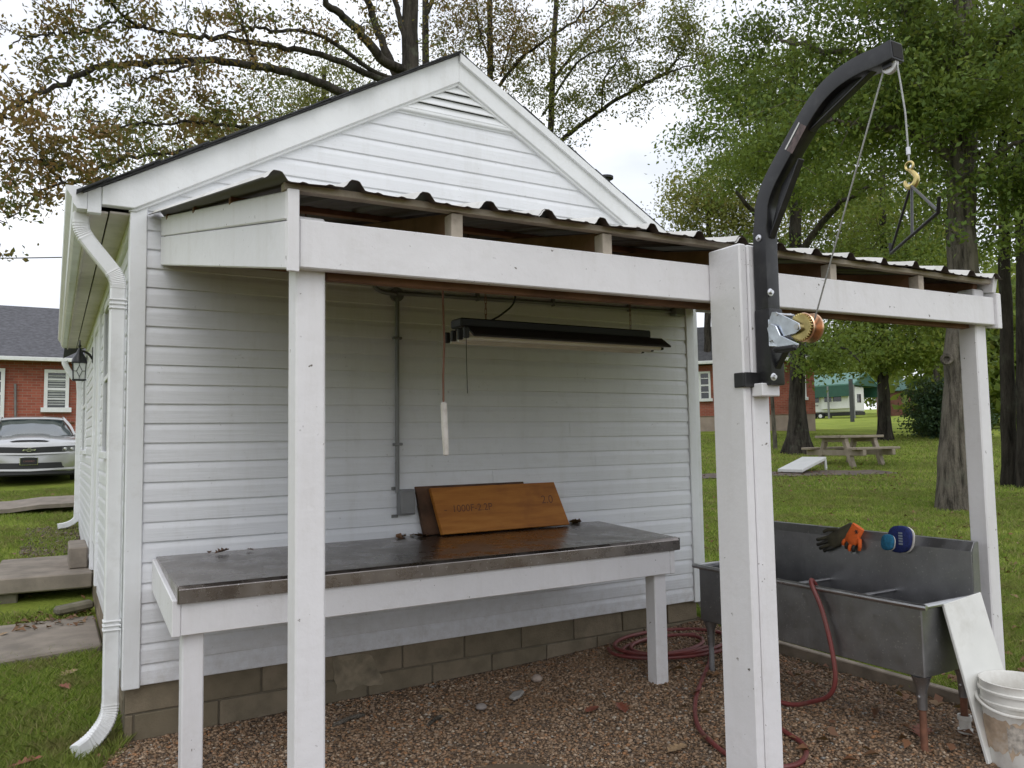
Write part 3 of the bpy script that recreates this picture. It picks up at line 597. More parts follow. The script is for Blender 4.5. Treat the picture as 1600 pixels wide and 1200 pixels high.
# ================================================================== hanging shop light
FY = -1.40; fl = thing('shop_light', 'black four foot shop light hanging on chains under the porch', 'light', (1.79, FY, 1.6))
fx0, fx1 = 1.175, 2.315; fz = 1.738
MB().box((fx0+.02, FY-.050, fz-.040), (fx1-.06, FY+.055, fz)).build('housing', m_blackp, fl, .006)
hd = [(-.058, -.038), (-.125, -.082), (-.127, -.090), (-.122, -.090), (-.052, -.044), (.052, -.044), (.122, -.090), (.127, -.090), (.125, -.082), (.058, -.038)]
m_hood = simple('dark_brown_hood', (.030, .024, .020), .5)
hood = MB().prism(hd, (fx0+.045, FY, fz), (0, 1, 0), (0, 0, 1), (fx1-fx0-.045, 0, 0)).build('hood', m_hood, fl)
MB().prism([(-.050, -.0455), (-.119, -.0905), (-.117, -.0915), (-.046, -.0475), (.046, -.0475), (.117, -.0915), (.119, -.0905), (.050, -.0455)], (fx0+.05, FY, fz), (0, 1, 0), (0, 0, 1), (fx1-fx0-.055, 0, 0)).build('reflector', simple('reflector_white', (.72, .70, .66), .4), hood)
m_tube = simple('unlit_tube', (.70, .69, .66), .25)
for dy in (-.075, .0, .075):
    MB().cyl((fx0+.03, FY+dy, fz-.090), (fx1-.03, FY+dy, fz-.090), .0125, 10).build('tube', m_tube, fl, smooth=True)
for dy in (-.105, -.045, .020, .085):
    s_ = MB().box((fx0+.006, FY+dy-.010, fz-.098), (fx0+.03, FY+dy+.010, fz-.050)).build('lamp_holder', m_blackp, fl, .004)
for dy in (-.075, 0, .075): MB().box((fx1-.03, FY+dy-.014, fz-.100), (fx1-.012, FY+dy+.014, fz-.070)).build('lamp_holder', m_blackp, fl, .004)
for x in (fx0+.17, fx1-.15):
    ch = MB(); z = fz; k = 0; top = rz(FY, x)-.10
    while z < top:
        ch.tube([(x-.004*(k % 2), FY-.004*((k+1) % 2), z), (x+.004*(k % 2), FY+.004*((k+1) % 2), z), (x+.004*(k % 2), FY+.004*((k+1) % 2), z+.03), (x-.004*(k % 2), FY-.004*((k+1) % 2), z+.03), (x-.004*(k % 2), FY-.004*((k+1) % 2), z)], .0016, 5, False); z += .026; k += 1
    ch.build('chain', m_rust, fl)
MB().tube(bez([(fx0+.19, FY-.01, fz), (fx0+.25, FY-.01, fz+.035), (fx0+.32, FY, fz+.10), (fx0+.335, FY+.02, fz+.22), (fx0+.335, FY+.02, rz(FY, 1.5)-.10)]), .0045, 7).build('power_cord', m_blackp, fl, smooth=True)
MB().tube([(fx0+.012, FY-.115, fz-.09), (fx0+.013, FY-.114, fz-.20), (fx0+.016, FY-.113, fz-.335)], .0018, 5).build('pull_string', m_blackp, fl)

# white stick on a brown cord
cy_ = -1.75; q0 = onY(691, 440, cy_); q1 = onY(693, 628, cy_); q2 = onY(697, 712, cy_)
hc = thing('hanging_pull_handle', 'long white handle hanging on a thin brown cord from the porch', 'pull handle', q2)
MB().tube([tuple(q1-np.array([0, 0, .02])), (q1[0], cy_, q1[2]+.1), (q0[0]+.006, cy_, (q0[2]+q1[2])/2), (q0[0], cy_, q0[2]+.02), (q0[0]-.002, cy_+.0, rz(cy_, .95)-.02)], .0042, 7).build('cord', simple('brown_cord', (.20, .10, .07), .8), hc, smooth=True)
MB().tube([tuple(q1), tuple(q1+np.array([.001, 0, -.006])), tuple((q1+q2)/2), tuple(q2+np.array([0, 0, .004])), tuple(q2)], [.007, .0125, .0128, .011, .005], 10).build('handle', simple('white_handle', (.66, .62, .58), .5, dirt=(.4, .33, .28), dscale=30), hc, smooth=True)

# ================================================================== hoist on the middle post
HX = mx0+.095; TW = .064
def hp(u, v, x=None): return onX(u, v, HX if x is None else x)
hoist = thing('winch_hoist', 'black curved hoist arm with hand winch bolted to the middle porch post', 'hoist', (HX, my0-.035, 1.38))
cyc = my0-.003-TW/2-.006
sq = [(-TW/2, -TW/2), (TW/2, -TW/2), (TW/2, TW/2), (-TW/2, TW/2)]; sq2 = [(a*1.12, b*1.12) for a, b in sq]
z_lo = hp(1200, 603)[2]; z_mid = hp(1195, 485)[2]
colm = MB(); sweep(colm, [(HX, cyc-.002, z_lo), (HX, cyc-.002, z_mid)], sq2, (1, 0, 0)); colm.build('lower_column', m_black, hoist, .006, seg=2)
k_ = (hp(1195, 400)[1]-cyc)
arm_px = [(1196, 345), (1198, 320), (1208, 290), (1228, 252), (1252, 210), (1276, 170), (1297, 143), (1322, 121), (1352, 103), (1380, 91), (1402, 79)]
pts = [(HX, cyc, z_mid-.02), (HX, cyc, hp(1196, 380)[2])]
for u, v in arm_px:
    q = hp(u, v); pts.append((HX, q[1]-k_*max(0, 1-(hp(1196, 345)[1]-q[1])/.15), q[2]))
pth = bez(pts, 6)
am = MB(); sweep(am, pth, sq, (1, 0, 0)); arm = am.build('arm', m_black, hoist, .005, seg=2, smooth=True, angle=40)
e1 = pth[-1]; tdir = pth[-1]-pth[-3]; tdir /= np.linalg.norm(tdir)
MB().box((-.5, -.5, -.5), (.5, .5, .5))
eh = MB(); eh.bar(e1+tdir*.0008, e1+tdir*.0016, TW*.80, TW*.80, (1, 0, 0)); eh.build('tube_end_shade', m_dark, arm)  # dark plate over the arm tip paints in the shaded hollow
def strap(u0, v0, u1, v1, w=.030, th=.008, nm='brace'):
    mb = MB(); mb.bar(hp(u0, v0), hp(u1, v1), th, w, (1, 0, 0)); return mb.build(nm, m_black, hoist, .002)
strap(1206, 372, 1252, 248); strap(1268, 205, 1368, 108)
for pu, pv, qu, qv, ru, rv in ((1206, 360, 1222, 290, 1246, 250), (1280, 185, 1305, 140, 1360, 108)):
    mb = MB(); P3 = [hp(pu, pv), hp(qu, qv), hp(ru, rv)]; mb.add([p-np.array([.003, 0, 0]) for p in P3]+[p+np.array([.003, 0, 0]) for p in P3], [(0,1,2),(5,4,3),(0,3,4,1),(1,4,5,2),(2,5,3,0)]); mb.build('gusset', m_black, hoist)
# sticker on the arm
sa, sb = hp(1262, 196), hp(1240, 238); ax_ = (sb-sa)/np.linalg.norm(sb-sa); nx_ = np.cross(ax_, (1, 0, 0))
for nm, o_, w_, mt in (('sticker_edge', -.012, .006, simple('sticker_white', (.7, .69, .66), .5)), ('warning_sticker', .012, .030, simple('sticker_dark', (.09, .06, .055), .5, var=.6, scale=60))):
    mb = MB(); mb.bar(sa+nx_*o_-np.array([TW/2+.0008, 0, 0]), sb+nx_*o_-np.array([TW/2+.0008, 0, 0]), .0012, w_, nx_); mb.build(nm, mt, arm)
def bolt(u, v, r=.011, x=None):
    x = HX-TW/2*1.12-.0005 if x is None else x
    q = onX(u, v, x); mb = MB(); mb.lathe([(.0, .012), (r*.55, .012), (r*.62, .004), (r*1.2, .003), (r*1.2, .0), (.0, .0)], (x, q[1], q[2]), 12, (-1, 0, 0)); mb.build('bolt', m_bolt, hoist, smooth=True, angle=30)
bolt(1186, 372, x=HX-TW/2-.0005)
for u, v in ((1203, 457), (1208, 589)):
    q = onY(u, v, cyc-.002-TW/2*1.12); mb = MB(); mb.lathe([(.0, .013), (.007, .013), (.008, .004), (.0145, .003), (.0145, .0), (.0, .0)], (min(q[0], HX+.02), cyc-.0025-TW/2*1.12, q[2]), 12, (0, -1, 0)); mb.build('bolt', m_bolt, hoist, smooth=True, angle=30)
# clamp round the post
zc0, zc1 = hp(1190, 605)[2]-.002, hp(1190, 583)[2]
cl = MB(); cl.box((mx0-.008, my0-.016, zc0), (mx0+.14, my0-.004, zc1)); cl.box((mx0-.008, my0-.004, zc0), (mx0-.001, my0+.045, zc1)); cl.build('post_clamp', m_black, hoist, .003)
box('side_stop', (HX+TW/2*1.12+.001, D-.06, hp(1205, 425)[2]), (HX+TW/2*1.12+.035, D-.002, hp(1205, 403)[2]), m_black, hoist, .002)
# winch
wc = hp(1258, 512); wy, wz = wc[1]-.002, wc[2]; win = MB()
wf_ = cyc-.002-TW/2*1.12
for x in (HX-.045, HX+.030):
    win.prism([(0, .030), (-.020, .070), (-.040, .068), (wy-wf_-.010, .012), (wy-wf_-.014, -.010), (wy-wf_+.010, -.022), (-.02, -.034), (0, -.040)], (x, wf_, wz), (0, 1, 0), (0, 0, 1), (.004, 0, 0))
win.box((HX-.045, wf_-.004, wz-.055), (HX+.034, wf_-.0005, wz+.045)); winch = win.build('winch_frame', m_zinc, hoist, .0015)
gr = MB(); n = 30; pr = []
for k in range(n):
    for a, r in ((0, .044), (.35, .044), (.5, .050), (.85, .050)): th = 2*PI*(k+a)/n; pr.append((r*math.cos(th), r*math.sin(th)))
gr.prism(pr, (HX-.030, wy, wz), (0, 1, 0), (0, 0, 1), (.007, 0, 0)); gr.build('gear', m_yzinc, winch)
MB().cyl((HX-.05, wy, wz), (HX-.022, wy, wz), .011, 12).build('axle', m_bolt, winch, smooth=True)
MB().lathe([(.0, .0), (.050, .0), (.053, .004), (.044, .010), (.020, .013), (.020, .035), (.030, .040), (.052, .044), (.0535, .050), (.048, .058), (.030, .064), (.0, .066)], (HX-.018, wy, wz), 28, (1, 0, 0)).build('drum', m_copper, winch, smooth=True)
cw = MB()
for k in range(5): cw.tube([(HX+.000+.004*k, wy+.026*math.cos(a), wz+.026*math.sin(a)) for a in np.linspace(0, 2*PI, 17)], .0026, 5, False)
cw.build('cable_wrap', m_cable, winch)
ck = MB(); ck.prism([(.012, .016), (-.006, .030), (-.030, .020), (-.048, -.018), (-.128, -.058), (-.124, -.070), (-.040, -.064), (.004, -.014)], (HX-.058, wf_-.018, wz-.005), (0, 1, 0), (0, 0, 1), (.006, 0, 0)); ck.build('crank_arm', m_zinc, winch, .0015)
MB().tube([(HX-.070, wf_-.048, wz-.074), (HX-.070, wf_-.056, wz-.075), (HX-.070, wf_-.095, wz-.077), (HX-.070, wf_-.140, wz-.075), (HX-.070, wf_-.146, wz-.075)], [.008, .0115, .0125, .011, .006], 10).build('crank_grip', m_blackp, winch, smooth=True)
MB().cyl((HX-.048, wf_-.012, wz+.02), (HX+.036, wf_-.012, wz+.02), .008, 10).build('ratchet_pin', m_bolt, winch, smooth=True)
MB().cyl((HX-.048, wf_-.045, wz+.058), (HX+.040, wf_-.045, wz+.058), .006, 10).build('spacer_rod', m_bolt, winch, smooth=True)
mb = MB(); mb.bar((HX, wf_+.004, zc1+.01), (HX, wf_-.048, wz-.065), .008, .030, (1, 0, 0)); mb.build('winch_brace', m_black, hoist, .002)
# pulley under the arm tip, wire rope, hook
pc = hp(1391, 103); pu_ = MB(); pu_.lathe([(.0, -.008), (.024, -.008), (.026, -.006), (.021, -.002), (.021, .002), (.026, .006), (.024, .008), (.0, .008)], pc, 24, (1, 0, 0)); pu_.build('pulley', simple('pulley_nylon', (.62, .62, .63), .35), hoist, smooth=True)
for s_ in (-1, 1): box('pulley_bracket', (pc[0]+s_*.0135-.002, pc[1]-.014, pc[2]-.010), (pc[0]+s_*.0135+.002, pc[1]+.02, pc[2]+.045), m_black, hoist, .002)
drum_t = np.array([HX+.010, wy-.026, wz+.010]); tip = np.array([HX, pc[1]+.023, pc[2]-.002])
rp = [drum_t]+[drum_t+(tip-drum_t)*k for k in (.35, .7)]+[tip]+[np.array([HX, pc[1]+.0235*math.cos(a), pc[2]+.0235*math.sin(a)]) for a in np.linspace(.3, PI*.9, 7)]
hk = hp(1421, 262); rp += [np.array([HX+.002, pc[1]-.030, pc[2]-.06]), np.array([HX, hk[1]+.004, hk[2]+.18]), np.array([HX, hk[1], hk[2]+.02])]
MB().tube(rp, .0029, 7).build('wire_rope', m_cable, hoist, smooth=True)
MB().cyl((HX, hk[1]+.001, hk[2]+.042), (HX, hk[1]+.001, hk[2]+.066), .0065, 10).build('rope_ferrule', m_bolt, hoist, smooth=True)
hkm = MB(); hkm.tube([(HX, hk[1]+.013*math.cos(a), hk[2]+.006+.013*math.sin(a)) for a in np.linspace(0, 2*PI, 17)], .0038, 7, False)
hkm.tube(bez([(HX, hk[1], hk[2]-.008), (HX, hk[1]-.012, hk[2]-.020), (HX, hk[1]-.022, hk[2]-.038), (HX, hk[1]-.014, hk[2]-.058), (HX, hk[1]+.004, hk[2]-.062), (HX, hk[1]+.016, hk[2]-.050), (HX, hk[1]+.018, hk[2]-.038)], 6), np.concatenate([np.linspace(.006, .0105, 20), np.linspace(.0105, .004, 17)]), 9)
hkm.build('hook', m_yzinc, hoist, smooth=True)
# gambrel hanging from the hook
gz = hk[2]-.058; g0 = np.array([HX, hk[1]-.002, gz]); zl = hp(1392, 398)[2]+.02
ga, gb_ = onZ(1392, 396, zl), onZ(1466, 332, zl)
gam = thing('gambrel', 'dark triangular metal gambrel hanging from the brass hook', 'gambrel', (g0[0], g0[1], zl))
MB().tube([ga+np.array([0, 0, .035])+(ga-gb_)*.01, ga, gb_, gb_+np.array([0, 0, .04])+(gb_-ga)*.03], .0052, 8).build('cross_bar', m_black, gam, smooth=True, angle=50)
for q in (ga, gb_): MB().tube([g0, g0+(q-g0)*.97+np.array([0, 0, .004])], .0042, 8).build('side_rod', m_black, gam, smooth=True)
MB().tube([g0+np.array([.004, 0, .01]), (ga+gb_)/2], .0042, 8).build('centre_rod', m_black, gam, smooth=True)

# ================================================================== stainless sink
SX0, SX1, SY0, SY1, SZ, SB = 3.205, 3.600, -2.190, -.715, .395, .065
zs = float(H(3.4, -1.4)); sink = thing('stainless_sink', 'three bowl stainless steel utility sink on rusty pipe legs', 'sink', (3.4, -1.45, zs))
bowl = MB(); tk = .006
bowl.box((SX0, SY0, SB), (SX0+tk, SY1, SZ-.004)); bowl.box((SX0+tk, SY0, SB), (SX1, SY0+tk, SZ-.004)); bowl.box((SX0+tk, SY1-tk, SB), (SX1, SY1, SZ-.004)); bowl.box((SX0+tk, SY0+tk, SB), (SX1, SY1-tk, SB+tk))
bowl.build('bowl', m_sinksteel, sink, .004)
bs = MB(); bs.prism([(SX1+.0005, SB), (SX1+.007, SB), (SX1+.007, SZ+.22), (SX1+.032, SZ+.262), (SX1+.056, SZ+.262), (SX1+.056, SZ+.16), (SX1+.064, SZ+.16), (SX1+.064, SZ+.268), (SX1+.030, SZ+.268), (SX1+.0005, SZ+.222)], (0, SY0-.02, 0), (1, 0, 0), (0, 0, 1), (0, SY1-SY0+.04, 0)); bs.build('backsplash', m_sinksteel, sink, .001)
for y in (SY0-.0225, SY1+.0205): MB().prism([(SX1+.002, SZ), (SX1+.008, SZ+.22), (SX1+.032, SZ+.264), (SX1+.062, SZ+.264), (SX1+.062, SZ)], (0, y, 0), (1, 0, 0), (0, 0, 1), (0, .002, 0)).build('splash_end', m_sinksteel, sink)
m_rim = steel('sink_rim_steel', (.60, .60, .61), .3)
rr = .014; MB().tube(bez([(SX1, SY1+.012, SZ), (SX0+.04, SY1+.012, SZ), (SX0-.002, SY1+.006, SZ), (SX0-.012, SY1-.03, SZ), (SX0-.012, (SY0+SY1)/2, SZ), (SX0-.012, SY0+.03, SZ), (SX0-.002, SY0-.006, SZ), (SX0+.04, SY0-.012, SZ), (SX1, SY0-.012, SZ)], 8), rr, 10).build('rolled_rim', m_rim, sink, smooth=True)
for y in (onX(1340, 905, SX0+.1)[1], onX(1240, 890, SX0+.1)[1]):
    dv = MB(); dv.box((SX0+tk, y-.003, SB+tk), (SX1, y+.003, SZ-.035)); dvo = dv.build('divider', m_sinksteel, sink)
    MB().tube([(SX0+.004, y, SZ-.028), (SX1-.001, y, SZ-.028)], .010, 8).build('divider_rim', m_rim, dvo, smooth=True)
for i, (x, y) in enumerate(((SX0+.035, SY0+.04), (SX0+.035, SY1-.05), (SX1-.03, SY0+.04), (SX1-.03, SY1-.05))):
    g_ = float(H(x, y)); lg = MB(); lg.tube([(x, y, SB-.001), (x, y, SB-.06), (x, y, -.09)], [.045, .024, .021], 14); leg_ = lg.build('leg_socket', m_sinksteel, sink, smooth=True)
    gs = MB(); gs.prism([(-.05, 0), (.05, 0), (.015, -.10), (-.015, -.10)], (x-.001, y, SB-.001), (0, 1, 0), (0, 0, 1), (.002, 0, 0)); gs.build('leg_gusset', m_sinksteel, leg_)
    MB().tube([(x, y, -.088), (x, y, g_-.03)], .0165, 12).build('leg', m_rust if i != 1 else m_conduit, sink, smooth=True)
    MB().lathe([(.0, .006), (.006, .005), (.007, .0), (0, 0)], (x-.0225, y, -.03), 8, (-1, 0, 0)).build('set_screw', m_bolt, leg_)
pf = onZ(1510, 1150, zs+.01); pv = MB(); pv.lathe([(.026, 0), (.034, .004), (.034, .02), (.027, .024), (.027, .06), (.033, .064), (.033, .085), (.024, .085)], (SX1-.03, SY0+.04, zs+.002), 16); tag(pv.build('pipe_fitting', m_bucket, None, smooth=True, angle=40), 'white plastic pipe fitting round the foot of the sink leg', 'pipe fitting')

# ================================================================== hose
zg_ = lambda x, y, k=0: float(H(x, y))+.022+.020*k
hz = []
for i, a in enumerate(np.linspace(0, 2*PI*3.4, 48)):
    r_ = .40+.05*math.sin(a*.37+1)-.012*i/10; hz.append((3.30+.06*math.sin(a*.5)+r_*math.cos(a+2.6)*1.02, -.33+.05*math.cos(a*.7)+r_*.62*math.sin(a+2.6), zg_(3.3, -.3, 0)+.012*(i/16)))
hz += [(x, y, zg_(x, y)) for x, y in ((3.32, -.66), (3.06, -.87), (2.79, -1.10), (2.56, -1.36), (2.46, -1.58), (2.43, -1.76), (2.50, -1.90), (2.62, -1.94), (2.745, -1.885), (2.82, -1.79), (2.86, -1.65), (2.93, -1.46), (3.04, -1.30), (3.12, -1.30))]
hz += [(3.160, -1.45, -.245), (3.160, -1.58, -.195), (3.158, -1.69, -.135), (3.158, -1.735, -.04), (3.162, -1.715, .12), (3.168, -1.66, .30), (3.176, -1.60, .405), (3.215, -1.565, .428), (3.27, -1.55, .385), (3.32, -1.54, .28), (3.33, -1.535, .16)]
tag(MB().tube(bez(hz, 5), .0118, 9).build('garden_hose', m_hose, None, smooth=True), 'red rubber hose coiled on the gravel and draped into the sink', 'hose')

# ================================================================== things on and around the sink
def shell(name, sec, mat, parent=None, n=14, **k):               # loft of ellipses: (centre, a-vec, b-vec)
    mb = MB(); V = []; m = len(sec)
    for c, a, b in sec:
        for i in range(n): th = 2*PI*i/n; V.append(np.array(c)+np.array(a)*math.cos(th)+np.array(b)*math.sin(th))
    Fs = [(i*n+j, i*n+(j+1) % n, (i+1)*n+(j+1) % n, (i+1)*n+j) for i in range(m-1) for j in range(n)]+[tuple(range(n-1, -1, -1)), tuple((m-1)*n+j for j in range(n))]
    return mb.add(V, Fs).build(name, mat, parent, smooth=True, angle=60, **k)
m_orange = simple('orange_knit', (.72, .13, .02), .8, var=.15, scale=40, bump=.5, bscale=200)
m_bglove = simple('black_rubber_palm', (.022, .020, .016), .6, var=.4, scale=20, bump=.4)
m_olive = simple('dark_olive_knit', (.055, .048, .028), .8, var=.4, scale=20, bump=.5, bscale=150)
xb = SX1+.006
def glove(name, u0, v0, u1, v1, cuff_m, label, flip=1, spread=.02, grey=False):
    c = onX(u0, v0, xb-.012); f = onX(u1, v1, xb-.018); d_ = f-c; Lg = np.linalg.norm(d_); d_ /= Lg; s_ = np.cross(d_, (1, 0, 0)); s_ /= np.linalg.norm(s_); nn = np.array([-1.0, 0, 0])
    g = thing(name, label, 'glove', tuple(f)); X_ = lambda t_, w_, h_: c+d_*t_*Lg+s_*w_+nn*h_
    shell('palm', [(X_(-.35, 0, .006), s_*.040, nn*.014), (X_(-.1, 0, .010), s_*.042, nn*.017), (X_(.25, 0, .012), s_*.045, nn*.019), (X_(.5, 0, .012), s_*.043, nn*.018), (X_(.62, 0, .010), s_*.036, nn*.013)], cuff_m, g)
    for k_, (w, ln_) in enumerate(((-.030, .40), (-.010, .47), (.010, .45), (.029, .36))):
        p = [X_(.55, w, .010), X_(.55+ln_*.5, w*1.15+.004*flip, .020), X_(.55+ln_, w*1.25+.012*flip, .012)]
        fg = MB().tube(bez(p, 5), np.linspace(.0115, .0085, 11), 9).build('finger', cuff_m if k_ % 2 == 0 else m_bglove, g, smooth=True)
        MB().tube([p[1]*.25+p[2]*.75, p[2]*1.06-p[1]*.06, p[2]*1.12-p[1]*.12], [.0105, .0105, .004], 9).build('fingertip', m_bglove if not grey else simple('grey_tip', (.32, .33, .33), .5), fg, smooth=True)
    MB().tube(bez([X_(.15, flip*.040, .012), X_(.40, flip*.064, .018), X_(.62, flip*.070, .014)], 5), np.linspace(.0125, .009, 11), 9).build('thumb', cuff_m, g, smooth=True)
    return g
glove('work_glove', 1322, 834, 1284, 856, m_olive, 'dark olive work glove draped over the sink backsplash', -1)
g2 = glove('work_glove', 1338, 832, 1325, 858, m_orange, 'bright orange work glove draped over the sink backsplash', 1, grey=True)
em = onX(1338, 831, xb-.046); mb = MB()
for th in np.linspace(0, 2*PI, 7)[:-1]: mb.bar(em, em+np.array([0, .012*math.cos(th), .012*math.sin(th)]), .003, .004, (1, 0, 0))
mb.build('logo', m_bglove, g2)
# scrub brush and sponge pad
m_navy = simple('navy_bristle', (.008, .018, .11), .8, var=.5, scale=90, bump=.9, bscale=260); m_teal = simple('teal_sponge', (.015, .13, .24), .9, var=.3, scale=60, bump=.8, bscale=220)
def oval_pad(name, u, v, du, dv, th, mat, par, off_):
    c = onX(u, v, xb-off_); y_ = (onX(u+du, v, xb-off_)-c)[1]; z_ = (onX(u, v-dv, xb-off_)-c)[2]; mb = MB(); V = []
    prof = [(0, .0), (.9, .0), (1, .18), (1, .8), (.88, 1), (0, 1.05)]
    n = 26; 
    for r_, h_ in prof:
        for k in range(n):
            a = 2*PI*k/n; ca, sa_ = math.cos(a), math.sin(a); ca = math.copysign(abs(ca)**.75, ca); sa_ = math.copysign(abs(sa_)**.75, sa_)
            V.append((c[0]-h_*th, c[1]+r_*y_*ca+(.15*y_*r_*sa_), c[2]+r_*z_*sa_))
    m = len(prof); return mb.add(V, [(i*n+j, i*n+(j+1) % n, (i+1)*n+(j+1) % n, (i+1)*n+j) for i in range(m-1) for j in range(n)]).build(name, mat, par, smooth=True, angle=50)
brc = onX(1408, 862, xb-.02); br_ = thing('scrub_brush', 'navy blue scrub brush leaning against the sink backsplash', 'brush', tuple(brc))
oval_pad('body', 1411, 843, 19, 21, .012, m_bucket, br_, .004); oval_pad('bristles', 1409, 842, 18, 21, .034, m_navy, br_, .0165)
lbl = MB(); c = onX(1407, 841, xb-.053)
for k in range(5): lbl.box((c[0]-.001, c[1]-.011, c[2]-.034+k*.014), (c[0]+.001, c[1]+.011, c[2]-.025+k*.014))
lbl.build('raised_lettering', simple('grey_print', (.22, .25, .30), .6), br_)
spc = onX(1388, 860, xb-.03); sp = thing('sponge_pad', 'teal sponge pad beside the navy brush on the sink', 'sponge', tuple(spc))
oval_pad('backing', 1390, 848, 9.5, 12.5, .008, m_bucket, sp, .058); oval_pad('sponge', 1389, 847, 9.5, 12.5, .022, m_teal, sp, .067)

# white board leaning on the sink end
yb_ = SY0-.028; tlp, trp = onY(1475, 944, yb_), onY(1533, 925, yb_); zgb = float(H(3.5, -2.45)); blp = onZ(1546, 1195, zgb+.004); wv = trp-tlp
Vb = [blp, blp+wv, trp, tlp]; nb = np.cross(Vb[1]-Vb[0], Vb[3]-Vb[0]); nb /= np.linalg.norm(nb); Vb = Vb+[p-nb*.016 for p in Vb]
tag(MB().add(Vb, [(0,1,2,3),(7,6,5,4),(0,4,5,1),(1,5,6,2),(2,6,7,3),(3,7,4,0)]).build('cutting_board', m_poly, None, .003), 'large white plastic cutting board leaning on the end of the sink', 'cutting board')
# bucket
zbk = float(H(3.6, -2.65)); bp = onZ(1535, 1064, zbk+.365); bc = bp+np.array([AX_R[0], AX_R[1], 0])*.158+np.array([AX_F[0], AX_F[1], 0])*.0; bx, by = bc[0], bc[1]
bk = thing('plastic_bucket', 'dirty white five gallon plastic bucket beside the leaning cutting board', 'bucket', (bx, by, zbk))
MB().lathe([(.0, .0), (.132, .0), (.135, .006), (.148, .27), (.155, .272), (.157, .282), (.150, .286), (.150, .318), (.158, .320), (.159, .330), (.151, .334), (.1515, .360), (.154, .366), (.149, .368), (.146, .362), (.143, .2), (.130, .010), (.0, .008)], (bx, by, zbk), 44).build('body', m_bucket, bk, smooth=True, angle=35)
th = np.linspace(PI*.62, PI*1.62, 26); MB().tube([(bx+.166*math.cos(a), by+.166*math.sin(a), zbk+.300-.052*math.sin((a-PI*.62))) for a in th], .0075, 8).build('handle', m_bucket, bk, smooth=True)
def wrap(name, a0, a1, z0, z1, mat, jag=.012, seed=1):
    r_ = np.random.default_rng(seed); A = np.linspace(a0, a1, 26); Pg = np.zeros((2, 26, 3))
    for j, a in enumerate(A):
        for i, z in enumerate((z0+r_.normal(0, jag), z1+r_.normal(0, jag*.5))):
            rad = .135+(.148-.135)*(z-.006)/.264+.0012+.0004*seed; Pg[i, j] = (bx+rad*math.cos(a), by+rad*math.sin(a), zbk+z)
    return MB().grid(Pg).build(name, mat, bk, smooth=True)
vdir = math.atan2(CAM[1]-by, CAM[0]-bx)
wrap('torn_label', vdir-1.35, vdir+.9, .075, .215, simple('torn_tan_label', (.47, .36, .26), .75, var=.3, scale=18, dirt=(.6, .55, .48), dscale=14, damt=.8), .012, 1)
wrap('torn_label', vdir-.35, vdir+1.2, .085, .20, simple('torn_grey_label', (.45, .41, .36), .75, var=.4, scale=40, dirt=(.22, .19, .16), dscale=35, damt=.8), .014, 2)
wrap('yellow_label_scrap', vdir+.35, vdir+.75, .15, .17, simple('yellow_print', (.55, .48, .06), .6), .006, 3)
# landscape timber edging
ea, eb_ = np.array([3.825, -.50]), np.array([3.955, -2.1]); mb = MB(); za, zb2 = float(H(*ea)), float(H(*eb_))
mb.bar((ea[0], ea[1], za+.02), (eb_[0], eb_[1], zb2+.02), .055, .09); tag(mb.build('edging_timber', simple('grey_timber', (.24, .20, .155), .9, var=.3, scale=9, bump=.5), None, .006), 'weathered timber edging between the gravel and the lawn', 'edging')

# ================================================================== trees
m_bark_o = barkmat('oak_bark', (.060, .052, .045), 7, .45)
m_bark_d = barkmat('dark_bark', (.050, .043, .036), 8, .25)
m_bark_g = barkmat('grey_bark', (.165, .145, .120), 11, .3)
G_OAK = leafmat('oak_leaves', [(0, (.070, .095, .026)), (.45, (.10, .125, .032)), (.7, (.135, .140, .038)), (.85, (.18, .14, .045)), (.96, (.25, .125, .05)), (1, (.15, .065, .03))], .30)
G_OLIVE = leafmat('olive_leaves', [(0, (0.076, 0.102, 0.027)), (.4, (0.119, 0.145, 0.037)), (.75, (0.170, 0.178, 0.048)), (1, (0.255, 0.187, 0.060))], .38)
G_DARK = leafmat('dark_green_leaves', [(0, (.048, .090, .020)), (.5, (.092, .160, .030)), (.85, (.165, .235, .042)), (1, (.22, .24, .055))], .36)
G_MID = leafmat('green_leaves', [(0, (.065, .115, .020)), (.5, (.115, .185, .030)), (.85, (.205, .265, .045)), (1, (.28, .28, .06))], .40)
G_YEL = leafmat('yellow_green_leaves', [(0, (0.112, 0.147, 0.033)), (.5, (0.180, 0.203, 0.051)), (.85, (0.255, 0.247, 0.068)), (1, (0.300, 0.225, 0.075))], .4)
G_CON = leafmat('evergreen_leaves', [(0, (0.022, 0.051, 0.026)), (.6, (0.038, 0.080, 0.038)), (1, (0.064, 0.112, 0.048))], .2)
def leaves(name, C, size, mat, seed, parent, asp=.5, stuff=False):
    r = np.random.default_rng(seed); n = len(C); C = np.asarray(C, float)
    d = r.normal(size=(n, 3)); d[:, 2] -= .45; d /= np.linalg.norm(d, axis=1)[:, None]
    s = np.cross(d, r.normal(size=(n, 3))); s /= np.linalg.norm(s, axis=1)[:, None]; nn = np.cross(d, s)
    L_ = (size*(.65+.7*r.random(n)))[:, None]; w = L_*asp*(.8+.4*r.random((n, 1)))
    V = np.stack([C-d*L_*.5, C+s*w*.5+nn*L_*.09+d*L_*.05, C+d*L_*.5, C-s*w*.5+nn*L_*.09+d*L_*.05], 1).reshape(-1, 3)
    org = C.mean(0); me = raw_mesh(name, V-org, np.arange(4*n).reshape(n, 4), mat)
    return place(name, me, org, parent)
def ell(c, r, n, seed, shell_=.55):
    g = np.random.default_rng(seed); v = g.normal(size=(n, 3)); v /= np.linalg.norm(v, axis=1)[:, None]
    return np.array(c)+v*np.array(r)*(g.random((n, 1))**shell_)
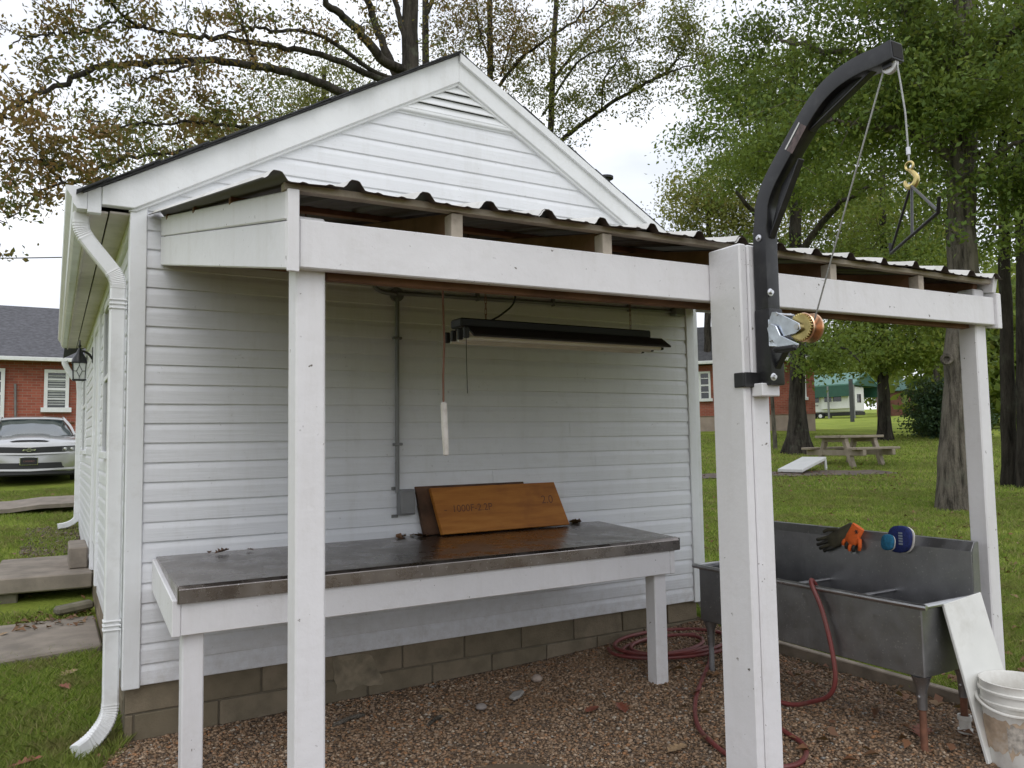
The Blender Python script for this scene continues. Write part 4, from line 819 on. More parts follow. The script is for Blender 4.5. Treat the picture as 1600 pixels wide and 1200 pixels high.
def along(poly, n, sp, seed, t0=.15):
    g = np.random.default_rng(seed); p = bez(poly, 8); i = (t0+(1-t0)*g.random(n))*(len(p)-1); j = i.astype(int).clip(0, len(p)-2); f = (i-j)[:, None]
    return p[j]*(1-f)+p[j+1]*f+g.normal(size=(n, 3))*sp*np.array([1, 1, .75])
def boughs(c, r, nb, per_, br_, seed, droop=.35):        # flat layered sprays of leaf clusters with gaps between
    g = np.random.default_rng(seed); B = ell(c, r, nb, seed+1, .45); out = []
    for b_ in B:
        s_ = br_*(.6+.8*g.random()); a = g.random(per_)*6.283; q = np.sqrt(g.random(per_))*s_
        out.append(b_+np.stack([q*np.cos(a), q*np.sin(a), -droop*q*q/s_+g.normal(0, .10, per_)], 1))
    return np.vstack(out)
def tree(name, label, base, trunk, r0, limbs, clusters, per, size, sig, bark, leafm, seed, group=None, flare=1.5, thin=.013, taper=.45, asp=.5, sides=14, cat='tree'):
    """trunk: list of points from the base up; limbs: (points, r0, r1); clusters: centres of leaf sprays, each tied to the nearest limb"""
    g = np.random.default_rng(seed); root = thing(name, label, cat, tuple(base), group); mb = MB()
    tp = bez(trunk, 6); n = len(tp); hh = np.linalg.norm(tp-tp[0], axis=1); rad = r0*(1-(1-taper)*hh/hh[-1])*(1+(flare-1)*np.exp(-hh/(r0*2.2)))
    tp = tp+np.stack([g.normal(0, r0*.06, n), g.normal(0, r0*.06, n), np.zeros(n)], 1)
    # fluted trunk rings
    ph = g.random(4)*6.28; V = []; sd_ = sides
    for i in range(n):
        for k in range(sd_):
            a = 2*PI*k/sd_; fl_ = 1+.05*math.sin(3*a+ph[0])+.04*math.sin(5*a+ph[1]+hh[i])+max(0, flare-1)*.35*math.exp(-hh[i]/(r0*1.8))*math.sin(4*a+ph[2])
            V.append((tp[i][0]+rad[i]*fl_*math.cos(a), tp[i][1]+rad[i]*fl_*math.sin(a), tp[i][2]-(.12 if i == 0 else 0)))
    mb.add(V, [(i*sd_+k, i*sd_+(k+1) % sd_, (i+1)*sd_+(k+1) % sd_, (i+1)*sd_+k) for i in range(n-1) for k in range(sd_)])
    nodes = [tp[n//3:]]; nr = [rad[n//3:]*.25]
    for pts, a, b in limbs:
        q = bez(pts, 7); q = q+g.normal(0, .035, q.shape)*np.linspace(0, 1, len(q))[:, None]; rr_ = np.linspace(a, b, len(q)); mb.tube(q, rr_, 8, False); nodes.append(q); nr.append(rr_)
    N = np.vstack(nodes); NR = np.concatenate(nr); Cs = np.asarray(clusters, float)
    order = np.argsort(np.min(np.linalg.norm(Cs[:, None]-N[None, ::3], axis=2), axis=1))
    for ci in order:
        c = Cs[ci]; dd_ = np.linalg.norm(N-c, axis=1)+.35*np.maximum(0, N[:, 2]-c[2]); j = int(np.argmin(dd_)); p = N[j]; L_ = np.linalg.norm(c-p)
        if L_ < .05: continue
        mid = (p+c)/2+g.normal(0, .12*L_, 3)+np.array([0, 0, .06*L_]); q = bez([p, mid, c], 4); ra = min(NR[j]*.7, thin*(1+.55*L_)); mb.tube(q, np.linspace(ra, thin*.35, len(q)), 4, False)
        N = np.vstack([N, q[3:]]); NR = np.concatenate([NR, np.full(len(q)-3, thin*.6)])
    tr = mb.build('trunk', bark, root, smooth=True, angle=80)
    k = g.poisson(per, len(Cs)); C = np.repeat(Cs, k, axis=0); C = C+g.normal(size=C.shape)*sig*np.array([1.1, 1.1, .55])*(.55+.9*g.random((len(C), 1)))
    leaves('crown', C, size, leafm, seed+1, root, asp)
    return root
def base_at(u, d):
    q = far(u, 680, d); return np.array([q[0], q[1], float(H(q[0], q[1]))])
def up(b, u_top, v_top, d_top=None, n=4):            # trunk from b to a point seen at (u, v)
    d0 = math.hypot(b[0]-CAM[0], b[1]-CAM[1]); t_ = far(u_top, v_top, d_top or d0); return [b+(t_-b)*k/n for k in range(n+1)]
def L2(pts, d0, d1): return [far(u, v, d0+(d1-d0)*i/(len(pts)-1)) for i, (u, v) in enumerate(pts)]

# big oak behind the shed whose limbs reach left over the roof
b = base_at(640, 17.5)
limbs = [(L2([(632, 150), (590, 172), (545, 150), (470, 119), (400, 103), (310, 95), (230, 98), (150, 108), (85, 137), (35, 158), (-40, 195)], 17.4, 13.5), .115, .022),
 (L2([(628, 130), (590, 122), (510, 88), (420, 70), (330, 58), (270, 53), (215, 42), (170, 34)], 17.4, 14.5), .085, .018),
 (L2([(630, 110), (600, 95), (560, 48), (520, 12), (470, -35)], 17.4, 16), .12, .06),
 (L2([(625, 125), (585, 112), (500, 55), (435, 48), (390, 45), (340, 60)], 17.4, 15), .06, .015),
 (L2([(560, 230), (470, 208), (400, 200), (340, 195), (280, 190), (215, 197), (140, 188)], 17.0, 14.2), .05, .012),
 (L2([(470, 250), (400, 240), (330, 236), (260, 240), (180, 252), (110, 285), (70, 258), (25, 245)], 17.0, 13.4), .055, .012),
 (L2([(620, 120), (595, 60), (575, 0), (560, -60)], 17.6, 17.6), .10, .06),
 (L2([(640, 90), (625, 30), (615, -40)], 17.4, 17.4), .08, .05),
 (L2([(170, 34), (140, 50), (100, 52), (60, 55), (20, 62)], 14.5, 13.6), .030, .010),
 (L2([(215, 42), (180, 12), (160, -20), (120, -60)], 14.6, 13.6), .028, .012),
 (L2([(400, 103), (385, 60), (372, 10), (360, -40)], 15.8, 15.4), .035, .014),
 (L2([(315, 96), (270, 110), (235, 118), (205, 130)], 14.9, 14.4), .03, .010),
 (L2([(100, 285), (60, 300), (30, 330), (0, 350)], 13.6, 13.2), .018, .007)]
cl = [along(l[0], n_, s_, 100+i, t0) for i, (l, n_, s_, t0) in enumerate(zip(limbs, (52, 30, 12, 20, 44, 60, 8, 8, 20, 16, 16, 12, 10), (.42, .40, .5, .38, .46, .52, .5, .5, .36, .45, .42, .36, .35), (.38, .25, .3, .3, .15, .2, .3, .3, .1, .2, .2, .2, .1)))]
cl.append(ell(far(120, 235, 13.8), (1.5, 1.0, .6), 34, 130)); cl.append(ell(far(30, 255, 13.4), (.9, .8, .7), 20, 131)); cl.append(ell(far(60, 20, 14), (1.3, 1, .4), 12, 132)); cl.append(ell(far(360, 155, 15), (1.6, 1, .4), 20, 133)); cl.append(ell(far(500, -140, 17), (5, 3, 1.8), 60, 134))
tree('oak_tree', 'large browning oak behind the shed with long limbs reaching left', b, up(b, 640, -230), .30, limbs, np.vstack(cl), 38, .090, .135, m_bark_o, G_OAK, 11, 'trees behind the shed', 1.3, .017)
b = base_at(668, 21); tree('oak_tree', 'slim straight tree trunk just right of the big oak', b, up(b, 664, -160), .155, [(L2([(667, 20), (690, -30), (720, -80)], 21, 21), .07, .03)], np.vstack([ell(far(690, -90, 21), (2.2, 2, 1.6), 40, 140), along(L2([(672, 120), (700, 60), (712, 10)], 21, 20.5), 12, .35, 141)]), 60, .09, .24, m_bark_d, G_OLIVE, 12, 'trees behind the shed', 1.2, .011)
b = base_at(772, 19); lm = [(L2([(776, 140), (810, 95), (860, 58), (905, 28), (955, -8)], 19, 18), .045, .020), (L2([(772, 110), (752, 60), (745, 10), (735, -40)], 19, 19), .03, .012), (L2([(782, 120), (800, 60), (825, 10)], 19, 18.6), .03, .012)]
tree('hardwood_tree', 'slender tree above the gable peak with green and russet leaves', b, up(b, 764, -120), .125, lm, np.vstack([along(lm[0][0], 34, .42, 150), along(lm[1][0], 22, .4, 151), along(lm[2][0], 20, .4, 152), ell(far(715, 40, 19.5), (.75, .7, .9), 20, 153), ell(far(790, 60, 19), (.8, .8, 1.0), 18, 154)]), 58, .082, .20, m_bark_d, G_OAK, 13, 'trees behind the shed', 1.2, .014)
b = base_at(838, 21); lm = [(L2([(842, 260), (880, 217), (920, 186), (970, 152), (1010, 130), (1040, 112), (1062, 85), (1080, 45)], 20.5, 18), .07, .014), (L2([(1010, 130), (1060, 108), (1100, 100), (1130, 92)], 18.6, 17.8), .025, .010), (L2([(940, 170), (945, 120), (975, 85), (1000, 60)], 19.6, 19), .028, .010), (L2([(852, 140), (900, 80), (940, 40), (1010, 0)], 21, 19.5), .05, .015), (L2([(848, 180), (905, 95), (960, 75), (1005, 60)], 21, 19), .035, .012)]
tree('hardwood_tree', 'green leafy tree right of the gable with a low arching branch', b, up(b, 874, -130), .125, lm, np.vstack([along(lm[0][0], 46, .34, 160, .12), along(lm[1][0], 22, .34, 161), along(lm[2][0], 24, .34, 162), along(lm[3][0], 36, .45, 163), along(lm[4][0], 30, .42, 164), ell(far(1070, 40, 18), (.6, .7, .75), 24, 165), ell(far(820, 130, 20.5), (.7, .8, 1.2), 26, 166), ell(far(880, 160, 20), (.6, .6, .6), 16, 167)]), 62, .082, .18, m_bark_d, G_OLIVE, 14, 'trees behind the shed', 1.2, .014)
for i, (u, v, d, rr_, n_, lab) in enumerate(((330, 235, 30, (4.6, 3, 1.9), 120, 'olive tree low behind the left slope of the shed roof'), (500, 165, 31, (3.4, 3, 2.6), 130, 'dense olive tree behind the shed roof left of the oak'), (430, 270, 27, (4, 3, 1.8), 80, 'thicket tree just over the left roof edge of the shed'))):
    b = base_at(u+10, d); tree('hardwood_tree', lab, b, up(b, u+6, v-60), .2, [], np.vstack([ell(far(u, v, d), rr_, n_, 170+i)]), 75, .125, .38, m_bark_d, G_OLIVE, 20+i, 'trees behind the shed', 1.2, .02)
# right hand trees
b = base_at(1492, 13.6); lm = [(L2([(1500, 200), (1440, 120), (1370, 90), (1300, 80), (1220, 60)], 13.6, 14.6), .12, .03), (L2([(1505, 260), (1440, 215), (1380, 200), (1310, 190), (1240, 200)], 13.6, 13), .09, .02), (L2([(1510, 180), (1550, 90), (1600, 40)], 13.6, 13), .10, .04), (L2([(1498, 120), (1420, 20), (1340, -40)], 13.6, 14), .10, .04), (L2([(1510, 300), (1560, 240), (1620, 215)], 13.6, 12.8), .06, .02)]
cs = np.vstack([along(l[0], n_, .55, 200+i, .12) for i, (l, n_) in enumerate(zip(lm, (34, 36, 22, 24, 16)))]+[boughs(far(1185, 110, 15.5), (.9, 1.6, 1.6), 6, 7, .75, 210), boughs(far(1330, 90, 14.8), (3.0, 2.2, 2.3), 26, 8, .85, 211), boughs(far(1560, 100, 12.8), (1.8, 2, 2.4), 14, 8, .8, 212)])
T6 = tree('hardwood_tree', 'big dark green tree with thick bare trunk behind the right porch post', b, up(b, 1506, -150), .265, lm, cs, 140, .088, .24, m_bark_g, G_DARK, 30, 'trees on the lawn', 1.45, .016, sides=20)
kc = far(1479, 562, 13.35); MB().lathe([(.04, -.02), (.075, .0), (.090, .02), (.075, .045), (.045, .040), (.030, .0), (.0, -.005)], kc, 18, (-.75, -.65, .12)).build('knot', m_bark_g, T6, smooth=True)
b = base_at(1246, 25.5); lm = [(L2([(1243, 430), (1200, 360), (1150, 300)], 25.5, 24), .13, .05), (L2([(1247, 400), (1300, 330), (1360, 290)], 25.5, 24), .12, .05), (L2([(1244, 340), (1210, 240), (1190, 150)], 25.5, 26), .12, .05), (L2([(1255, 545), (1290, 535), (1320, 545), (1345, 565)], 25.4, 23.5), .05, .015)]
tree('hardwood_tree', 'thick trunked lawn tree left of the picnic table', b, up(b, 1240, 60), .245, lm, np.vstack([boughs(far(1265, 265, 26), (3.5, 3.5, 3.8), 40, 8, 1.1, 220), along(lm[3][0], 16, .5, 221), ell(far(1290, 560, 24.5), (.8, .8, .55), 10, 222)]), 95, .13, .33, m_bark_o, G_DARK, 31, 'trees on the lawn', 1.9, .02, sides=20)
b = base_at(1382, 31.5); lm = [(L2([(1380, 560), (1330, 520), (1290, 515)], 31.5, 30), .08, .03), (L2([(1382, 550), (1430, 530), (1480, 545)], 31.5, 30), .08, .03)]
tree('hardwood_tree', 'slim dark trunk tree standing behind the picnic table', b, up(b, 1379, 250), .21, lm, np.vstack([boughs(far(1385, 430, 31.5), (5.0, 3.5, 3.2), 36, 8, 1.2, 230), ell(far(1445, 545, 30), (1.7, 1.5, .6), 34, 231), ell(far(1335, 530, 30), (1.2, 1.2, .4), 14, 232)]), 95, .15, .36, m_bark_d, G_MID, 32, 'trees on the lawn', 1.6, .02)
b = base_at(1574, 17.5); tree('hardwood_tree', 'narrow dark tree trunk beyond the right porch post', b, up(b, 1561, 0), .135, [(L2([(1566, 300), (1600, 220), (1640, 180)], 17.5, 17), .05, .02)], np.vstack([ell(far(1570, 130, 18.5), (2.0, 2, 2.6), 80, 240), ell(far(1585, 520, 19), (.6, .6, 1.0), 8, 241)]), 80, .13, .38, m_bark_d, G_DARK, 33, 'trees on the lawn', 1.3, .014)
b = base_at(1600, 17.2); tree('hardwood_tree', 'dark tree trunk at the right edge of the view', b, up(b, 1592, 0), .17, [(L2([(1596, 330), (1550, 260), (1520, 230)], 17.2, 16.5), .05, .02)], np.vstack([ell(far(1640, 140, 17.5), (2.2, 2, 2.8), 80, 250)]), 80, .13, .38, m_bark_d, G_DARK, 34, 'trees on the lawn', 1.3, .014)
b = base_at(1105, 37); tree('hardwood_tree', 'pale yellow green tree over the far edge of the porch roof', b, up(b, 1108, 300), .2, [], np.vstack([ell(far(1108, 318, 37), (2.4, 2.4, 1.7), 84, 260), ell(far(1160, 380, 38), (2.4, 2.4, 2.2), 70, 261)]), 90, .165, .40, m_bark_d, G_YEL, 35, 'trees on the lawn', 1.2, .02)
b = base_at(1470, 44); tree('hardwood_tree', 'light green tree filling the gap below the hoist arm', b, up(b, 1440, 250), .16, [], np.vstack([boughs(far(1340, 340, 42), (5.5, 3, 3.6), 34, 8, 1.4, 262)]), 90, .17, .5, m_bark_d, G_YEL, 36, 'trees on the lawn', 1.2, .02)
b = base_at(1475, 33); tree('evergreen_bush', 'dense dark evergreen bush right of the green roofed carport', b, up(b, 1475, 600), .08, [], np.vstack([ell(far(1480, 655, 33), (1.45, 1.4, 1.1), 130, 270, .7), ell(far(1466, 618, 33), (.9, .9, .75), 40, 271)]), 95, .12, .22, m_bark_d, G_CON, 37, None, 1.1, .012, cat='bush')
# distant woodland, one mass
r_ = np.random.default_rng(5); Cw = []
for i in range(64):
    u = r_.uniform(1000, 1760); d = r_.uniform(112, 165); q = far(u, 680, d); z0 = float(H(q[0], q[1])); hgt = r_.uniform(9, 17); c = ell((q[0], q[1], z0+hgt*.55), (3.6, 3.6, hgt*.5), 520, 300+i, .5); Cw.append(c)
for i in range(26):
    u = r_.uniform(1470, 1800); d = r_.uniform(46, 78); q = far(u, 680, d); z0 = float(H(q[0], q[1])); hgt = r_.uniform(5, 12); Cw.append(ell((q[0], q[1], z0+hgt*.5), (2.6, 2.6, hgt*.5), 700, 400+i, .5))
tag(leaves('far_woodland', np.vstack(Cw), .62, G_MID, 9, None, .6), 'distant green woodland beyond the lawn', None, None, 'stuff')

# ================================================================== buildings beyond
t = NT('brick_wall'); mpn = t.n('ShaderNodeMapping'); tcn = t.n('ShaderNodeTexCoord'); t.l(tcn.outputs['Object'], mpn.inputs[0]); sx = t.n('ShaderNodeSeparateXYZ'); t.l(mpn.outputs[0], sx.inputs[0]); cx = t.n('ShaderNodeCombineXYZ'); t.l(sx.outputs[0], cx.inputs[0]); t.l(sx.outputs[2], cx.inputs[1])
bt = t.n('ShaderNodeTexBrick'); t.l(cx.outputs[0], bt.inputs['Vector']); bt.inputs['Scale'].default_value = 1.0; bt.inputs['Brick Width'].default_value = .215; bt.inputs['Row Height'].default_value = .075; bt.inputs['Mortar Size'].default_value = .006; bt.inputs['Mortar Smooth'].default_value = .2
bt.inputs['Color1'].default_value = (.28, .070, .045, 1); bt.inputs['Color2'].default_value = (.40, .115, .075, 1); bt.inputs['Mortar'].default_value = (.30, .22, .18, 1)
cc = t.mix(t.rng(t.noise(1.2, 5), .45, .7, 0, .5), bt.outputs['Color'], (.11, .04, .03)); t.col(cc); t.set(Roughness=.9); t.bump(bt.outputs['Fac'], -.4, .01); m_brick = t.m
m_roofgrey = simple('grey_shingle_roof', (.10, .10, .112), .95, var=.3, scale=9, bump=.5, bscale=30)
m_roofdark = simple('charcoal_shingle_roof', (.055, .055, .058), .95, var=.3, scale=6, bump=.4, bscale=30)
m_blind = simple('window_blind', (.36, .38, .37), .6)
class Loc:
    def __init__(s, o, ang): s.o = np.array(o, float); s.c, s.s = math.cos(ang), math.sin(ang)
    def __call__(s, mb): mb.v = [tuple(s.o+np.array([x*s.c-y*s.s, x*s.s+y*s.c, z])) for x, y, z in mb.v]; return mb
def view_ang(u): r = ray(u, 680); return math.atan2(r[1], r[0])-PI/2      # local +y away from the camera
def rbox(lc, name, a, b, mat, parent, bevel=0):
    V = np.array([(x, y, z) for x in (a[0], b[0]) for y in (a[1], b[1]) for z in (a[2], b[2])]); mb = lc(MB().box(a, b)); o = mb.build(name, mat, parent, bevel); return o
def rot_brick(lc, name, a, b, mat, parent):            # box whose object axes follow the wall, so the bond runs along it
    mb = MB().box(a, b); me = bpy.data.meshes.new(name); me.from_pydata(mb.v, [], mb.f); me.materials.append(mat); o = bpy.data.objects.new(name, me); COL.objects.link(o); o.parent = parent
    o.location = Vector(lc.o-WO[parent]); o.rotation_euler = (0, 0, math.atan2(lc.s, lc.c)); WO[o] = lc.o; return o
def window_set(lc, x0, x1, z0, z1, parent, yf=-.02, blinds=0, bars=True):
    mb = MB(); fw = .09
    for a, b in (((x0, yf-.06, z0), (x0+fw, yf+.05, z1)), ((x1-fw, yf-.06, z0), (x1, yf+.05, z1)), ((x0+fw, yf-.06, z1-fw), (x1-fw, yf+.05, z1)), ((x0-.07, yf-.10, z0-.10), (x1+.07, yf+.05, z0+.03)), ((x0+fw, yf-.05, (z0+z1)/2-.035), (x1-fw, yf+.03, (z0+z1)/2+.035))): mb.box(a, b)
    if bars:
        for zq in ((z0*3+z1)/4, (z0+3*z1)/4): mb.box((x0+fw, yf-.035, zq-.018), (x1-fw, yf+.02, zq+.018))
    w = lc(mb).build('window', m_trim, parent); rbox(lc, 'pane', (x0+fw, yf-.012, z0+.03), (x1-fw, yf-.004, z1-fw), m_glass, w)
    for k in range(blinds):
        zq = z0+.1+(z1-z0-.22)*k/blinds; rbox(lc, 'blind_slat', (x0+fw+.01, yf-.024, zq), (x1-fw-.01, yf-.014, zq+(z1-z0)/blinds*.42), m_blind, w)
    return w
# brick house on the left, behind the car
yh = 21.3; h1 = thing('brick_house', 'red brick house with grey shingle roof behind the silver car', 'house', (-3, yh, .9)); lc = Loc((0, yh, 0), 0.0)
zE = onY(60, 563, yh)[2]; zbk_ = onY(60, 683, yh)[2]
rot_brick(lc, 'brick_wall', (-11, 0, zbk_), (6, 7, zE), m_brick, h1); rbox(lc, 'foundation', (-10.95, .03, zbk_-1.2), (5.95, 6.9, zbk_), m_concrete, h1)
zR = onY(40, 484, yh+3.5)[2]
lc(MB().add([(-11.3, -.35, zE-.02), (6.3, -.35, zE-.02), (6.3, 3.5, zR), (-11.3, 3.5, zR), (-11.3, 7.35, zE-.02), (6.3, 7.35, zE-.02), (-11.3, -.35, zE+.08), (6.3, -.35, zE+.08), (6.3, 3.5, zR+.1), (-11.3, 3.5, zR+.1), (-11.3, 7.35, zE+.08), (6.3, 7.35, zE+.08)], [(0,1,2,3),(3,2,5,4),(6,9,8,7),(9,10,11,8),(0,6,7,1),(4,5,11,10),(0,3,9,6),(3,4,10,9),(1,7,8,2),(2,8,11,5)])).build('roof', m_roofgrey, h1)
rbox(lc, 'gutter', (-11.3, -.47, zE-.06), (6.3, -.355, zE+.05), m_alum, h1, .01)
w0, w1 = onY(69, 600, yh), onY(107, 642, yh); wt = onY(88, 578, yh)[2]; window_set(lc, w0[0], w1[0], w1[2]+.06, wt, h1, blinds=12)
w0, w1 = onY(-34, 600, yh), onY(6, 655, yh); window_set(lc, w0[0], w1[0], w1[2], wt, h1, blinds=0)
qa = onY(24, 600, yh-.06); qb = onY(24, 672, yh-.06); MB().cyl(qa, qb, .028, 8).build('drain_pipe', m_conduit, h1, smooth=True)
q = onY(122, 660, yh-.05); MB().tube([(-.6, yh-.05, q[2]), (q[0]-.1, yh-.05, q[2])], .03, 8).build('wall_pipe', m_rust, h1)
# brick house beyond the shed on the right
lh = far(1020, 680, 36.6); ang = view_ang(1150); lc = Loc((lh[0], lh[1], 0), ang); zf = lambda v, d=37.5: CAM[2]+(681-v)/F_PX*d
h2 = thing('brick_house', 'red brick house with pale block base beyond the shed corner', 'house', (*far(1120, 680, 38)[:2], 1.4)); wl = 232/F_PX*37.2
rot_brick(lc, 'brick_wall', (0, 0, zf(650)), (wl, 6, zf(575)), m_brick, h2); rbox(lc, 'foundation', (.02, .03, zf(650)-1.6), (wl-.02, 5.9, zf(650)), simple('painted_foundation', (.36, .285, .24), .9, var=.15, scale=3), h2)
zE, zR = zf(573), zf(523, 41)
lc(MB().add([(-.3, -.35, zE), (wl+.3, -.35, zE), (wl+.3, 3, zR), (-.3, 3, zR), (-.3, 6.35, zE), (wl+.3, 6.35, zE), (-.3, -.35, zE+.12), (wl+.3, -.35, zE+.12), (wl+.3, 3, zR+.12), (-.3, 3, zR+.12), (-.3, 6.35, zE+.12), (wl+.3, 6.35, zE+.12)], [(0,1,2,3),(3,2,5,4),(6,9,8,7),(9,10,11,8),(0,6,7,1),(4,5,11,10),(0,3,9,6),(3,4,10,9),(1,7,8,2),(2,8,11,5)])).build('roof', m_roofdark, h2)
rbox(lc, 'gutter', (-.3, -.47, zE-.03), (wl+.3, -.355, zE+.11), m_alum, h2, .01)
pxm = 37.3/F_PX
window_set(lc, (1090-1020)*pxm, (1107-1020)*pxm, zf(625), zf(584), h2); window_set(lc, (1225-1020)*pxm, (1240-1020)*pxm, zf(627), zf(588), h2)
# leaning wooden stake by the brick house
qa, qb = base_at(1211, 27), far(1205, 600, 27); tag(MB().tube([qa-np.array([0, 0, .1]), qb], [.07, .055], 8).build('wooden_stake', m_bark_g, None, smooth=True), 'thin grey leaning wooden pole beside the brick house', 'pole')

# carport, camper and brown shed far across the lawn
m_green = simple('green_metal', (.016, .075, .052), .5, var=.12, scale=2); m_greenl = simple('green_metal_roof', (.075, .185, .15), .45, var=.12, scale=2); m_rvw = simple('camper_white', (.72, .72, .71), .4, var=.04); m_tyre = simple('tyre', (.02, .02, .02), .85)
dR = 92.0; k1 = dR/F_PX; zv = lambda v: CAM[2]+(679-v)*k1
oR = far(1338, 680, dR); lc = Loc((oR[0], oR[1], 0), view_ang(1338)-.42)
gR = float(H(oR[0], oR[1]))
cp = thing('carport', 'green metal carport with gable roof far across the lawn', 'carport', (oR[0], oR[1], gR))
sc_ = 1/math.cos(.42); LX = -95*k1*sc_; DP = 38*k1/math.sin(.42)*.9
rf = lc(MB().add([(LX, 0, zv(607)), (0, 0, zv(607)), (0, DP/2, zv(588)), (LX, DP/2, zv(588)), (LX, DP, zv(607)), (0, DP, zv(607)), (LX, 0, zv(607)+.15), (0, 0, zv(607)+.15), (0, DP/2, zv(588)+.15), (LX, DP/2, zv(588)+.15), (LX, DP, zv(607)+.15), (0, DP, zv(607)+.15)], [(0,1,2,3),(3,2,5,4),(6,9,8,7),(9,10,11,8),(0,6,7,1),(4,5,11,10),(0,3,9,6),(3,4,10,9),(1,7,8,2),(2,8,11,5)])).build('roof', m_greenl, cp)
lc(MB().add([(-.05, .05, zv(607)-.02), (-.05, DP-.05, zv(607)-.02), (-.05, DP/2, zv(588)-.05), (-.2, .05, zv(607)-.02), (-.2, DP-.05, zv(607)-.02), (-.2, DP/2, zv(588)-.05)], [(0,1,2),(5,4,3),(0,3,4,1),(1,4,5,2),(2,5,3,0)])).build('gable_panel', m_green, cp)
rbox(lc, 'side_panel', (LX, -.02, zv(623)), (-.1, .1, zv(607)-.03), m_green, cp); rbox(lc, 'side_panel', (LX, DP-.1, zv(623)), (-.1, DP, zv(607)-.03), m_green, cp)
for x in (-.1, -2.9, -5.6, -8.2):
    if x > LX: rbox(lc, 'post', (x-.09, -.05, gR-.3), (x+.09, .08, zv(607)), m_conduit, cp); rbox(lc, 'post', (x-.09, DP-.1, gR-.3), (x+.09, DP, zv(607)), m_conduit, cp)
cv = thing('camper_trailer', 'white camper trailer parked under the green carport', 'camper', tuple(oR+np.array([0, 0, gR-oR[2]])))
zb3 = gR+.75; rbox(lc, 'body', (LX-1.5, .9, zb3), (-.4, .9+2.4, zb3+2.75), m_rvw, cv, .12); rbox(lc, 'slide_out', (-4.0, .55, zb3+.35), (-.9, .9, zb3+2.35), m_rvw, cv, .04); rbox(lc, 'underbody', (LX-.3, 1.1, gR+.4), (-.3, 3.1, zb3), m_blackp, cv)
for x0, x1 in ((-5.3, -4.4), (-3.6, -2.8), (-2.6, -1.7)): rbox(lc, 'window', (x0, (.86 if x0 < -5 else .52), zb3+1.15), (x1, (.90 if x0 < -5 else .55), zb3+1.95), m_glass, cv)
rbox(lc, 'window', (-.4, 1.5, zb3+1.0), (-.36, 2.4, zb3+1.9), m_glass, cv); rbox(lc, 'stripe', (LX, .86, zb3+.75), (-4.5, .90, zb3+.85), m_conduit, cv)
for x in (-5.15, -4.25):
    w_ = lc(MB().cyl((x, .80, gR+.38), (x, 1.1, gR+.38), .38, 18)).build('wheel', m_tyre, cv, smooth=True); lc(MB().cyl((x, .77, gR+.38), (x, .80, gR+.38), .20, 14)).build('rim', m_rvw, w_, smooth=True)
qa = base_at(1333, 74); qt = far(1333, 592, 74); tag(MB().box((qa[0]-.13, qa[1]-.13, qa[2]-.3), (qa[0]+.13, qa[1]+.13, qt[2])).build('utility_post', simple('dark_post', (.06, .062, .065), .8), None, .02), 'tall dark grey post standing in front of the camper', 'post')
oS = far(1372, 680, 100); lc = Loc((oS[0], oS[1], 0), view_ang(1372)-.2); k2 = 100/F_PX; gS = float(H(oS[0], oS[1])); zv2 = lambda v: CAM[2]+(678-v)*k2
bs_ = thing('storage_shed', 'brown storage shed with green metal roof right of the carport', 'shed', (oS[0], oS[1], gS)); m_brown = simple('brown_siding', (.15, .062, .042), .8, var=.15)
rbox(lc, 'wall', (0, 0, gS-.4), (4.0, 5, zv2(617)), m_brown, bs_); lc(MB().add([(-.3, -.3, zv2(618)), (4.3, -.3, zv2(618)), (4.3, 2.5, zv2(601)), (-.3, 2.5, zv2(601)), (-.3, 5.3, zv2(618)), (4.3, 5.3, zv2(618)), (-.3, -.3, zv2(617)), (4.3, -.3, zv2(617)), (4.3, 2.5, zv2(600)), (-.3, 2.5, zv2(600)), (-.3, 5.3, zv2(617)), (4.3, 5.3, zv2(617))], [(0,1,2,3),(3,2,5,4),(6,9,8,7),(9,10,11,8),(0,6,7,1),(4,5,11,10),(0,3,9,6),(3,4,10,9),(1,7,8,2),(2,8,11,5)])).build('roof', m_green, bs_)
for x in (.8, 1.6, 2.4, 3.2): rbox(lc, 'batten', (x-.05, -.04, gS-.3), (x+.05, 0, zv2(618)), m_brown, bs_)

# picnic table
m_ptab = simple('tan_concrete', (.34, .285, .225), .85, var=.15, scale=6, bump=.3, dirt=(.20, .16, .12), dscale=5)
pb = base_at(1327, 22.2); lc = Loc(pb, view_ang(1327)+.9); pt = thing('picnic_table', 'tan picnic table with attached benches on the lawn', 'picnic table', tuple(pb))
rbox(lc, 'table_top', (-.82, -.40, .70), (.82, .40, .765), m_ptab, pt, .01)
for s_ in (-1, 1): rbox(lc, 'bench_seat', (-.82, s_*.70-.15, .405), (.82, s_*.70+.15, .465), m_ptab, pt, .01)
for x in (-.55, .55):
    for s_ in (-1, 1): lc(MB().bar((x, s_*.28, .70), (x, s_*.52, -.05), .10, .14, (1, 0, 0))).build('leg', m_ptab, pt, .008)
    rbox(lc, 'cross_rail', (x-.062, -.86, .26), (x+.062, .86, .404), m_ptab, pt, .008); rbox(lc, 'top_rail', (x-.06, -.36, .60), (x+.06, .36, .699), m_ptab, pt, .008)
